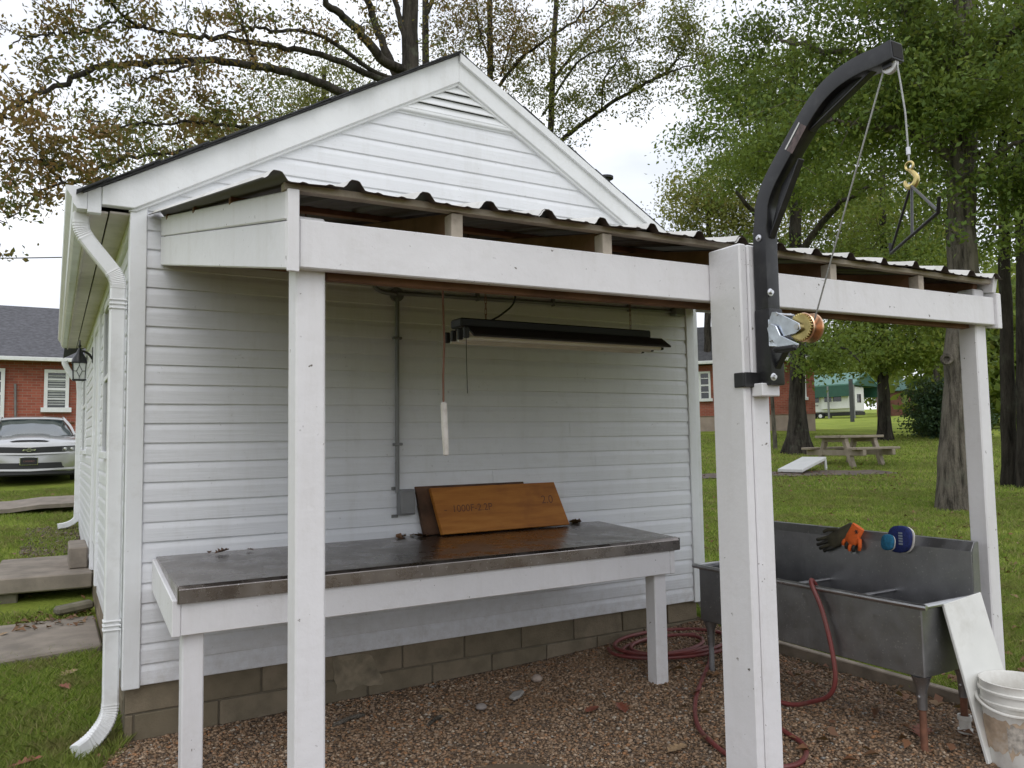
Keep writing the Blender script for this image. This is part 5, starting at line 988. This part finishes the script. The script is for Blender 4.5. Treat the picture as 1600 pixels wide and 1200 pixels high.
# bare path and cornhole board
m_path = simple('worn_path', (.13, .10, .078), .95, var=.3, scale=3, bump=.6, bscale=25)
Pg = np.zeros((18, 5, 3))
for i, u in enumerate(np.linspace(1010, 1405, 18)):
    d0 = 17.9+1.9*(i/17)+.12*math.sin(i*1.7); wdt = (1.25 if i < 15 else 1.25*(17.6-i)/2.6)
    for j in range(5): q = far(u, 680, d0+wdt*j/4); Pg[i, j] = (q[0], q[1], float(H(q[0], q[1]))+.02)
tag(MB().grid(Pg).build('path', m_path, None, smooth=True), kind='structure')
c0 = base_at(1213, 19.9); c1 = base_at(1251, 19.6); wv = c1-c0; wv[2] = 0; wv *= .62/np.linalg.norm(wv); dv_ = far(1287, 680, 20.6)-far(1251, 680, 19.6); dv_[2] = 0; dv_ *= 1.2/np.linalg.norm(dv_)
zq = float(c0[2])+.03; ch = thing('cornhole_board', 'white slanted cornhole board lying on the lawn by the tree', 'game board', tuple(c0)); A = np.array([c0[0], c0[1], zq+.07]); B = A+wv; C_ = B+dv_+np.array([0, 0, .26]); D_ = A+dv_+np.array([0, 0, .26]); dn = np.array([0, 0, -.07])
MB().add([A, B, C_, D_, A+dn, B+dn, C_+dn, D_+dn], [(0,1,2,3),(7,6,5,4),(0,4,5,1),(1,5,6,2),(2,6,7,3),(3,7,4,0)]).build('deck', m_rvw, ch, .006)
for p in (C_+dn-wv*.06, D_+dn+wv*.06): MB().bar(p+np.array([0, 0, .02]), np.array([p[0], p[1], float(H(p[0], p[1]))])+dv_*.03, .035, .08, dv_).build('leg', m_rvw, ch)

# ================================================================== left side: steps, path, wire
st = thing('concrete_steps', 'mossy concrete landing on block supports with a lower slab by the shed door', 'steps', (-.4, 3.6, -.25))
zl_ = .06; la, lb = onZ(-14, 906, zl_), onZ(152, 893, zl_); lf = onZ(12, 874, zl_)
MB().prism([(la[0], la[1]), (.018, lb[1]), (.018, lf[1]), (la[0]+.01, lf[1])], (0, 0, zl_-.14), (1, 0, 0), (0, 1, 0), (0, 0, .14)).build('landing', m_concrete, st, .012)
MB().box((la[0]+.03, la[1]+.05, -.5), (la[0]+.20, lf[1]-.05, zl_-.1405)).build('support_block', m_mossy, st, .012)
MB().box((-.20, la[1]+.35, -.5), (.017, lf[1]-.05, zl_-.1405)).build('support_block', m_mossy, st, .012)
MB().box((-.17, la[1]+.25, zl_+.001), (-.012, la[1]+.95, zl_+.20)).build('threshold_block', m_concrete, st, .012)
zs2 = -.20; sa_, sb_ = onZ(-120, 1052, zs2+.0), onZ(166, 1006, zs2); fa = onZ(60, 978, zs2)
MB().prism([(sa_[0], sa_[1]), (.012, sb_[1]), (.012, fa[1]+.2), (sa_[0], fa[1]+.2)], (0, 0, zs2-.14), (1, 0, 0), (0, 1, 0), (0, 0, .14)).build('lower_slab', m_concrete, st, .014)
MB().prism([(sa_[0]+.02, sa_[1]+.02), (.010, sb_[1]+.02), (.010, fa[1]+.15), (sa_[0]+.02, fa[1]+.15)], (0, 0, zs2-.4), (1, 0, 0), (0, 1, 0), (0, 0, .2595)).build('slab_footing', m_mossy, st, .014)
MB().bar((-.28, fa[1]+.28, zs2+.05), (.0, fa[1]+.36, zs2+.07), .12, .07).build('loose_stone', m_mossy, st, .02)
Pg = np.zeros((14, 4, 3))
for i, x in enumerate(np.linspace(-5, .35, 14)):
    for j in range(4): y = 9.9+.05*x+.95*j/3; Pg[i, j] = (x, y, float(H(x, y))+.05+.04*(x > -.75))
tag(MB().grid(Pg).build('garden_path', m_concrete, None, thick=.06), kind='structure')
n = 1500; xx = -.62+.62*rng.random(n); yy = 6.3+2.2*rng.random(n); m_mulch = leafmat('mulch', [(0, (.06, .04, .03)), (.5, (.12, .085, .065)), (1, (.20, .16, .13))], .0)
tag(pebbles('mulch_chips', np.stack([xx, yy, H(xx, yy)], 1), .03, .09, m_mulch, 8), kind='stuff')
wa, wb2 = far(-300, 372, 34), far(104, 402, 15.5); ws = [wa+(wb2-wa)*k/8-np.array([0, 0, .25*math.sin(PI*k/8)]) for k in range(9)]
tag(MB().tube(ws, .011, 6).build('overhead_wire', m_blackp, None), 'thin dark overhead wire crossing the sky left of the gutter', 'wire')

# ================================================================== silver car in front of the brick house
yc0 = 13.8; xc = -.72; zc = float(H(xc, yc0+1)); car = thing('silver_car', 'silver sports coupe with dark grille parked facing the shed', 'car', (xc, yc0+2.3, zc))
t = NT('silver_paint'); t.col((.46, .46, .45)); t.set(Metallic=.55, Roughness=.28, Coat_Weight=.8, Coat_Roughness=.06); m_silver = t.m
m_cglass = simple('car_glass', (.05, .065, .065), .06, var=.1, spec=1.0); m_lampg = simple('headlamp', (.10, .10, .10), .1, var=.3, scale=30, spec=1.0); m_chrome = simple('chrome', (.75, .75, .76), .12, 1.0)
# stations along the length: (y, half width low, half width shoulder, z bottom, z low bulge, z shoulder, z centre crown)
stn = [(0.02, .60, .62, .20, .40, .60, .66), (.06, .78, .80, .18, .42, .68, .72), (.16, .88, .89, .17, .45, .735, .765), (.40, .935, .93, .17, .50, .80, .845), (.85, .95, .945, .18, .55, .86, .905), (1.35, .95, .93, .18, .58, .905, .955), (1.75, .95, .92, .18, .60, .93, .97), (2.6, .95, .90, .18, .60, .95, .96), (3.6, .96, .91, .20, .62, .97, .98), (4.4, .94, .86, .25, .62, .97, 1.0), (4.78, .84, .76, .30, .60, .90, .93)]
P_ = []
for (y, wl_, ws_, z0, z1, z2, z3) in stn:
    row = []
    half = [(0, z0), (wl_*.75, z0), (wl_*.96, z0+.05), (wl_, z1), (wl_*.985, (z1+z2)/2), (ws_*.965, z2-.015), (ws_*.90, z2+.012), (ws_*.62, z2+(z3-z2)*.55), (ws_*.40, z3), (0, z3+.005)]
    for x, z in half: row.append((xc+x, yc0+y, zc+z))
    for x, z in half[-2:0:-1]: row.append((xc-x, yc0+y, zc+z))
    row.append(row[0]); P_.append(row)
MBc = MB(); MBc.grid(np.array(P_)); n_ = len(P_[0])-1
MBc.f += [tuple(range(n_)), tuple((len(P_)-1)*(n_+1)+k for k in range(n_))]
body = MBc.build('body', m_silver, car, smooth=True, angle=42)
gh = []; 
for y, w, z in ((1.55, .80, .945), (1.62, .80, .96), (2.35, .60, 1.33), (2.75, .585, 1.372), (3.3, .58, 1.355), (4.1, .62, 1.02), (4.2, .62, .98)):
    wb_c = .80 if y < 4 else .70
    gh.append([(xc-wb_c, yc0+y, zc+.93), (xc-(wb_c*.35+w*.65), yc0+y, zc+.93+(z-.93)*.70), (xc-w*.94, yc0+y, zc+.93+(z-.93)*.96), (xc-w*.6, yc0+y, zc+z), (xc, yc0+y, zc+z+.012), (xc+w*.6, yc0+y, zc+z), (xc+w*.94, yc0+y, zc+.93+(z-.93)*.96), (xc+(wb_c*.35+w*.65), yc0+y, zc+.93+(z-.93)*.70), (xc+wb_c, yc0+y, zc+.93)])
MB().grid(np.array(gh)).build('greenhouse_glass', m_cglass, car, smooth=True, angle=40)
rf_ = [[(xc+x*w, yc0+y, zc+z+.014-.03*abs(x)**3) for x in np.linspace(-1.02, 1.02, 9)] for y, w, z in ((2.28, .62, 1.315), (2.36, .61, 1.342), (2.75, .60, 1.378), (3.3, .60, 1.362), (3.6, .60, 1.30))]
MB().grid(np.array(rf_)).build('roof', m_silver, car, smooth=True, thick=.02)
for s_ in (-1, 1): MB().tube(bez([(xc+s_*.815, yc0+1.52, zc+.945), (xc+s_*.73, yc0+1.95, zc+1.15), (xc+s_*.605, yc0+2.35, zc+1.325), (xc+s_*.60, yc0+2.8, zc+1.365)]), .028, 6).build('pillar', m_silver, car, smooth=True)
hb = [[(xc+x, yc0+y, zc+z+.030*(1-(x/.36)**4)-.004) for x in np.linspace(-.34, .34, 9)] for y, z in ((.30, .815), (.5, .865), (.9, .918), (1.4, .962))]
MB().grid(np.array(hb)).build('hood_scoop', m_silver, car, smooth=True)
MB().prism([(-.33, 0), (.33, 0), (.29, .018), (-.29, .018)], (xc, yc0+.262, zc+.795), (1, 0, 0), (0, 0, 1), (0, .03, .006)).build('scoop_slot', m_blackp, car)
def front(poly, mat, name, y=.0, th=.03, par=car, curve=.11):
    # plate that follows the curved nose
    mb = MB(); n_ = len(poly); V = [(xc+x, yc0+y+curve*(abs(x)/.9)**2.6*1.3-.012, zc+z) for x, z in poly]; V += [(a, b+th, c) for a, b, c in V]
    mb.add(V, [tuple(range(n_-1, -1, -1)), tuple(range(n_, 2*n_))]+[(i, (i+1) % n_, n_+(i+1) % n_, n_+i) for i in range(n_)]); return mb.build(name, mat, par)
def strip(x0, x1, zlo, zhi, n=13): xs = np.linspace(x0, x1, n); return [(x, zlo(x)) for x in xs]+[(x, zhi(x)) for x in xs[::-1]]
def curved(x0, x1, zlo, zhi, mat, name, y=0, th=.02, par=car, n=17):
    xs = np.linspace(x0, x1, n); Pq = np.zeros((2, n, 3)); 
    for j, x in enumerate(xs):
        yy_ = yc0+y-.012+.14*(abs(x)/.9)**2.6
        Pq[0, j] = (xc+x, yy_-.004, zc+zlo(x)); Pq[1, j] = (xc+x, yy_+.004, zc+zhi(x))
    return MB().grid(Pq).build(name, mat, par, smooth=True, thick=th)
curved(-.84, .84, lambda x: .575+.02*abs(x), lambda x: .690+.035*abs(x), m_blackp, 'grille', -.012)
for s_ in (-1, 1): 
    a, b = sorted((s_*.56, s_*.81)); hl = curved(a, b, lambda x: .60+.02*abs(x), lambda x: .675+.035*abs(x), m_lampg, 'headlight', -.022, n=7)
    for q_ in (.62, .74): MB().lathe([(.0, .0), (.026, .0), (.030, .012), (.0, .014)], (xc+s_*q_, yc0-.05+.14*(q_/.9)**2.6, zc+.655), 12, (0, -1, 0)).build('lamp', m_chrome, hl, smooth=True)
    fg = MB().lathe([(.0, .012), (.040, .012), (.055, .02), (.058, .0), (.0, .0)], (xc+s_*.80, yc0+.105, zc+.42), 16, (s_*.45, -1, 0)).build('fog_light', m_blackp, car, smooth=True); MB().lathe([(.0, .018), (.028, .016), (.032, .010), (.0, .010)], (xc+s_*.80, yc0+.100, zc+.42), 12, (s_*.45, -1, 0)).build('lens', m_lampg, fg, smooth=True)
    MB().box((xc+s_*.97-.10, yc0+1.66, zc+.97), (xc+s_*.97+.10, yc0+1.78, zc+1.09)).build('mirror', m_silver, car, .03, seg=3)
    MB().bar((xc+s_*.80, yc0+1.74, zc+.96), (xc+s_*.92, yc0+1.72, zc+1.0), .04, .03).build('mirror_arm', m_blackp, car)
    for yw in (.95, 3.75):
        w_ = MB().lathe([(.20, -.11), (.33, -.11), (.345, -.08), (.345, .08), (.33, .11), (.20, .11)], (xc+s_*.835, yc0+yw, zc+.345), 26, (1, 0, 0)).build('tyre', m_tyre, car, smooth=True); MB().lathe([(.0, -.09), (.205, -.09), (.205, .09), (.0, .09)], (xc+s_*.835, yc0+yw, zc+.345), 20, (1, 0, 0)).build('rim', m_conduit, w_)
curved(-.88, .88, lambda x: .545+.03*abs(x), lambda x: .575+.03*abs(x), m_silver, 'bumper_lip', -.02, .015)
curved(-.60, .60, lambda x: .275+.0*abs(x), lambda x: .385+.01*abs(x), m_blackp, 'lower_grille', -.012)
curved(-.90, .90, lambda x: .225+.03*abs(x), lambda x: .262+.03*abs(x), m_silver, 'chin_spoiler', -.028, .03)
curved(-.84, .84, lambda x: .16, lambda x: .215+.02*abs(x), m_blackp, 'air_dam', -.006)
bow = [(-.115, .0), (-.100, .030), (-.036, .030), (-.030, .042), (.030, .042), (.036, .030), (.115, .030), (.100, .0), (.036, .0), (.030, -.012), (-.030, -.012), (-.036, .0)]
fe = MB().prism([(x, z-.015) for x, z in bow], (xc+.0, yc0-.055, zc+.640), (1, 0, 0), (0, 0, 1), (0, .012, 0)).build('emblem', m_chrome, car); MB().prism([(x*.80, (z-.015)*.62) for x, z in bow], (xc, yc0-.057, zc+.640), (1, 0, 0), (0, 0, 1), (0, .003, 0)).build('emblem_centre', m_blackp, fe)
pl = MB().box((xc-.155, yc0-.055, zc+.345), (xc+.155, yc0-.04, zc+.50)).build('licence_plate_frame', m_chrome, car, .006); MB().box((xc-.145, yc0-.058, zc+.353), (xc+.145, yc0-.054, zc+.492)).build('plate', m_blackp, pl)
text_mesh('plate_text', 'CAMARO', .045, (xc, yc0-.0585, zc+.42), (1, 0, 0), (0, 0, 1), simple('plate_print', (.22, .10, .09), .5), pl)
MB().box((xc-.75, yc0+.3, zc+.12), (xc+.75, yc0+4.3, zc+.24)).build('undertray', m_blackp, car)

# ================================================================== grass and fallen leaves
t = NT('grass_blade'); rr_ = t.pos.outputs['Random Per Island']; cc = t.ramp(rr_, [(0, (.14, .21, .04)), (.45, (.26, .365, .058)), (.8, (.36, .44, .085)), (.93, (.38, .39, .15)), (1, (.45, .37, .19))])
cc = t.mix(t.rng(t.noise(.8, 4), .4, .65, 0, .5), cc, (.22, .24, .07)); cc = t.mix(t.rng(t.noise(3.2, 5, .65), .50, .66, 0, .7), cc, (.30, .245, .12)); t.col(cc); t.set(Roughness=.6, Specular_IOR_Level=.25); tr_ = t.n('ShaderNodeBsdfTranslucent'); t.l(cc, tr_.inputs[0]); ms = t.n('ShaderNodeMixShader'); ms.inputs[0].default_value = .42; t.l(t.b.outputs[0], ms.inputs[1]); t.l(tr_.outputs[0], ms.inputs[2]); t.l(ms.outputs[0], t.out.inputs['Surface']); m_blade = t.m
GX, GY, GL, GWd = [], [], [], []
def scatter(u0, u1, d0, d1, n, ln, wd, xmax=None):
    a0 = ray(u0, 680); a1 = ray(u1, 680); t0 = math.atan2(a0[1], a0[0]); t1 = math.atan2(a1[1], a1[0]); th = t0+(t1-t0)*rng.random(n); d = np.sqrt(d0*d0+(d1*d1-d0*d0)*rng.random(n))
    x = CAM[0]+d*np.cos(th); y = CAM[1]+d*np.sin(th); k = ~((y < .12) & (x > gravel_left(y)) & (x < gravel_right(y)+.03)) & ~((x > -.01) & (x < W+.02) & (y > -.0) & (y < DEPTH)) & ~((x < .02) & (x > -1.3) & (y > 2.2) & (y < 3.1)) & ~((y > 9.85) & (y < 10.9) & (x < .4))
    uu = 800+F_PX*((x-CAM[0])*AX_R[0]+(y-CAM[1])*AX_R[1])/((x-CAM[0])*AX_F[0]+(y-CAM[1])*AX_F[1]); dd0 = 17.9+1.9*(uu-1010)/395; k &= ~((uu > 1000) & (uu < 1395) & (np.hypot(x-CAM[0], y-CAM[1]) > dd0-.05) & (np.hypot(x-CAM[0], y-CAM[1]) < dd0+1.25))
    k &= ~((x < .02) & (x > -.75) & (y > 3.5) & (y < 5.3))
    dens = np.sin(x*2.1+.3)*np.cos(y*2.7+1)+np.sin(x*5.3+y*3.1); k &= rng.random(n) < np.clip(.72+.30*dens, .22, 1)
    x, y = x[k], y[k]; GX.append(x); GY.append(y); GL.append(ln*(.5+rng.random(len(x)))); GWd.append(np.full(len(x), wd))
scatter(-160, 230, 3.4, 6.6, 70000, .065, .0045); scatter(-120, 175, 6.6, 17.5, 70000, .055, .008)
scatter(1060, 1760, 4.2, 8.5, 120000, .050, .0045); scatter(1060, 1720, 8.5, 16, 120000, .055, .009); scatter(1060, 1700, 16, 34, 70000, .07, .018)
GX, GY, GL, GWd = map(np.concatenate, (GX, GY, GL, GWd)); n = len(GX); a = rng.random(n)*6.283; ln_ = rng.normal(0, .55, (n, 2)); base = np.stack([GX, GY, H(GX, GY)-.004], 1); sdv = np.stack([np.cos(a), np.sin(a), 0*a], 1)*GWd[:, None]*.5
tipv = base+np.stack([ln_[:, 0]*GL, ln_[:, 1]*GL, GL*.85], 1); mid = base+(tipv-base)*.5+np.stack([0*GL, 0*GL, GL*.12], 1)
Vg = np.stack([base-sdv, base+sdv, mid+sdv*.8, tipv, mid-sdv*.8], 1).reshape(-1, 3); Fg = np.arange(5*n).reshape(n, 5)
tag(place('grass', raw_mesh('grass', Vg, Fg, m_blade), (0, 0, 0)), kind='stuff')
# leaf litter
m_litter = leafmat('fallen_leaf', [(0, (.09, .048, .026)), (.4, (.17, .10, .055)), (.7, (.25, .16, .085)), (.9, (.19, .08, .042)), (1, (.36, .27, .15))], .1)
def litter(C, size, seed):
    r = np.random.default_rng(seed); n = len(C); a = r.random(n)*6.283; L_ = size*(.6+.8*r.random(n)); d = np.stack([np.cos(a), np.sin(a), r.normal(0, .25, n)], 1)*L_[:, None]; s = np.stack([-np.sin(a), np.cos(a), r.normal(0, .35, n)], 1)*(L_*.6)[:, None]
    up_ = np.array([0, 0, 1.0])*(L_*(.05+.25*r.random(n)))[:, None]
    V = np.stack([C-d*.5, C-d*.15+s*.5+up_, C+d*.5, C-d*.15-s*.5+up_], 1); return V.reshape(-1, 3)
LC = []
def litter_zone(u0, u1, d0, d1, n):
    a0 = ray(u0, 680); a1 = ray(u1, 680); t0 = math.atan2(a0[1], a0[0]); t1 = math.atan2(a1[1], a1[0]); th = t0+(t1-t0)*rng.random(n); d = d0+(d1-d0)*rng.random(n); x = CAM[0]+d*np.cos(th); y = CAM[1]+d*np.sin(th)
    k = ~((x > -.02) & (x < W+.04) & (y > -.03) & (y < DEPTH)); x, y = x[k], y[k]; LC.append(np.stack([x, y, H(x, y)+.028], 1))
litter_zone(-100, 170, 4.3, 17, 230); litter_zone(1080, 1700, 5, 12, 700); litter_zone(1080, 1650, 12, 26, 620); litter_zone(1150, 1420, 17.5, 20, 260)
x = 2.2+1.75*rng.random(120); y = -.5-2.0*rng.random(120); LC.append(np.stack([x, y, H(x, y)+.03], 1)[x-y*.3 > 2.9])
x = 4.0+2.5*rng.random(120); y = -2.5+3*rng.random(120); LC.append(np.stack([x, y, H(x, y)+.03], 1))
x = -.55+.55*rng.random(60); y = 2.75+.6*rng.random(60); LC.append(np.stack([x, y, np.full(60, -.19)], 1))
x = 1.45+.3*rng.random(16); LC.append(np.stack([x, -.02-.05*rng.random(16), np.full(16, .643)], 1))
x = 2.72+.1*rng.random(7); LC.append(np.stack([x, -.03-.03*rng.random(7), np.full(7, .643)], 1))
LC = np.vstack(LC); Vl = litter(LC, .060, 4); tag(place('fallen_leaves', raw_mesh('fallen_leaves', Vl, np.arange(len(Vl)).reshape(-1, 4), m_litter), (0, 0, 0)), kind='stuff')
# single leaves and bits that can be told apart
def oak_leaf(p, L_, ang, label, curl=.25, mat=None):
    out = [(0, .02), (.12, .10), (.22, .26), (.30, .12), (.42, .34), (.52, .14), (.64, .30), (.74, .12), (.88, .16), (1, 0)]
    pts = out+[(x, -y) for x, y in out[-2::-1]]; c, s_ = math.cos(ang), math.sin(ang)
    V = [(p[0]+L_*((x-.5)*c-y*s_), p[1]+L_*((x-.5)*s_+y*c), p[2]+L_*curl*(abs(y)*1.2+.25*x*x)) for x, y in pts]; m = len(pts); ctr = [(p[0]+L_*(x-.5)*c, p[1]+L_*(x-.5)*s_, p[2]+.002+L_*curl*.2*x*x) for x in np.linspace(.02, .98, 6)]
    V += ctr; half = len(out); Fs = []
    for i in range(half-1):
        k0 = m+min(5, int(i*6/half)); k1 = m+min(5, int((i+1)*6/half))
        for a_, b_ in ((i, i+1), ((m-i) % m, (m-i-1) % m)):
            Fs.append((a_, b_, k1) if k0 == k1 else (a_, b_, k1, k0))
    return tag(MB().add(V, [f for f in Fs if len(set(f)) == len(f)]).build('oak_leaf', mat or m_litter, None), label, 'leaf', 'single fallen oak leaves')
m_lr = simple('red_brown_leaf', (.20, .062, .035), .6, var=.3, scale=40); m_lt = simple('tan_leaf', (.30, .20, .11), .6, var=.3, scale=40); m_ld = simple('dark_leaf', (.09, .05, .03), .6, var=.3, scale=40)
def gp(u, v, k=.02): q = onZ(u, v, -.27); z = float(H(q[0], q[1])); q = onZ(u, v, z+k); return (q[0], q[1], float(H(q[0], q[1]))+k)
oak_leaf(gp(925, 1108), .11, .3, 'dark red oak leaf on the gravel, left of two below the hose', .15, m_lr); oak_leaf(gp(972, 1107), .13, 1.2, 'curled red oak leaf on gravel just below the coiled hose', .4, m_lr)
oak_leaf(gp(1058, 1170), .13, .1, 'tan oak leaf on the gravel beside the red hose', .2, m_lt); oak_leaf(gp(1440, 1142), .17, .5, 'orange brown oak leaf on gravel under the sink', .2, m_lr)
oak_leaf(gp(108, 1052, .04), .15, .9, 'pale tan oak leaf in the grass below the concrete slab', .2, m_lt); oak_leaf(gp(100, 1075, .05), .10, 2.2, 'orange oak leaf standing in the grass near the downspout', .5, m_lr); oak_leaf(gp(45, 1190, .04), .12, .2, 'brown oak leaf at the bottom of the grass left of the downspout', .3, m_lr)
oak_leaf((.455, -.10, .640), .085, .4, 'curled brown oak leaf on the left end of the workbench', .6, m_ld); oak_leaf((.395, -.08, .641), .045, 1.4, 'tiny dark leaf beside the curled leaf on the workbench', .6, m_ld); oak_leaf((.60, -.09, .640), .045, 2.2, 'small brown leaf on the workbench behind the left post', .5, m_ld)
q = onZ(6, 990, -.19); oak_leaf((q[0], q[1], -.195), .08, 1., 'orange oak leaf lying on the lower concrete slab', .3, m_lt)
def stick(u0, v0, u1, v1, r, label, mat, nm='stick', cat='stick'):
    a_, b_ = np.array(gp(u0, v0, r*.8+.012)), np.array(gp(u1, v1, r*.8+.012)); m_ = (a_+b_)/2+np.array([.01, .015, .004]); return tag(MB().tube(bez([a_, m_, b_], 4), [r*.6]+[r]*7+[r*.5], 7).build(nm, mat, None, smooth=True), label, cat)
stick(520, 1134, 570, 1116, .011, 'rotten brown stick on the gravel right of the left post', m_bark_g); stick(668, 1133, 692, 1118, .009, 'short brown stick on the gravel below the workbench middle', m_bark_g); stick(688, 1108, 708, 1114, .008, 'pale bleached stick end on the gravel below the workbench', m_lt)
fs = gp(806, 1088, .022); MB_ = MB().prism([(-.075, -.02), (-.02, -.035), (.07, -.025), (.085, .0), (.03, .03), (-.05, .022)], fs, (.8, .6, 0), (-.6, .8, 0), (0, 0, .018)); tag(MB_.build('flat_stone', simple('pale_stone', (.27, .255, .235), .8, bump=.4), None, .006), 'pale flat stone chip lying on the gravel below the bench', 'stone')
fs = gp(839, 1064, .012); tag(MB().lathe([(.0, .0), (.03, .004), (.036, .02), (.022, .038), (.0, .044)], fs, 9).build('pebble_stone', simple('tan_stone', (.30, .24, .20), .8, bump=.4), None, .004), 'round tan stone on the gravel under the bench edge', 'stone')
fs = gp(752, 1108, .012); tag(MB().lathe([(.0, .0), (.03, .004), (.034, .015), (.02, .028), (.0, .032)], fs, 8).build('pebble_stone', simple('grey_stone', (.25, .22, .20), .8, bump=.4), None, .004), 'grey pointed stone on the gravel left of the flat stone', 'stone')
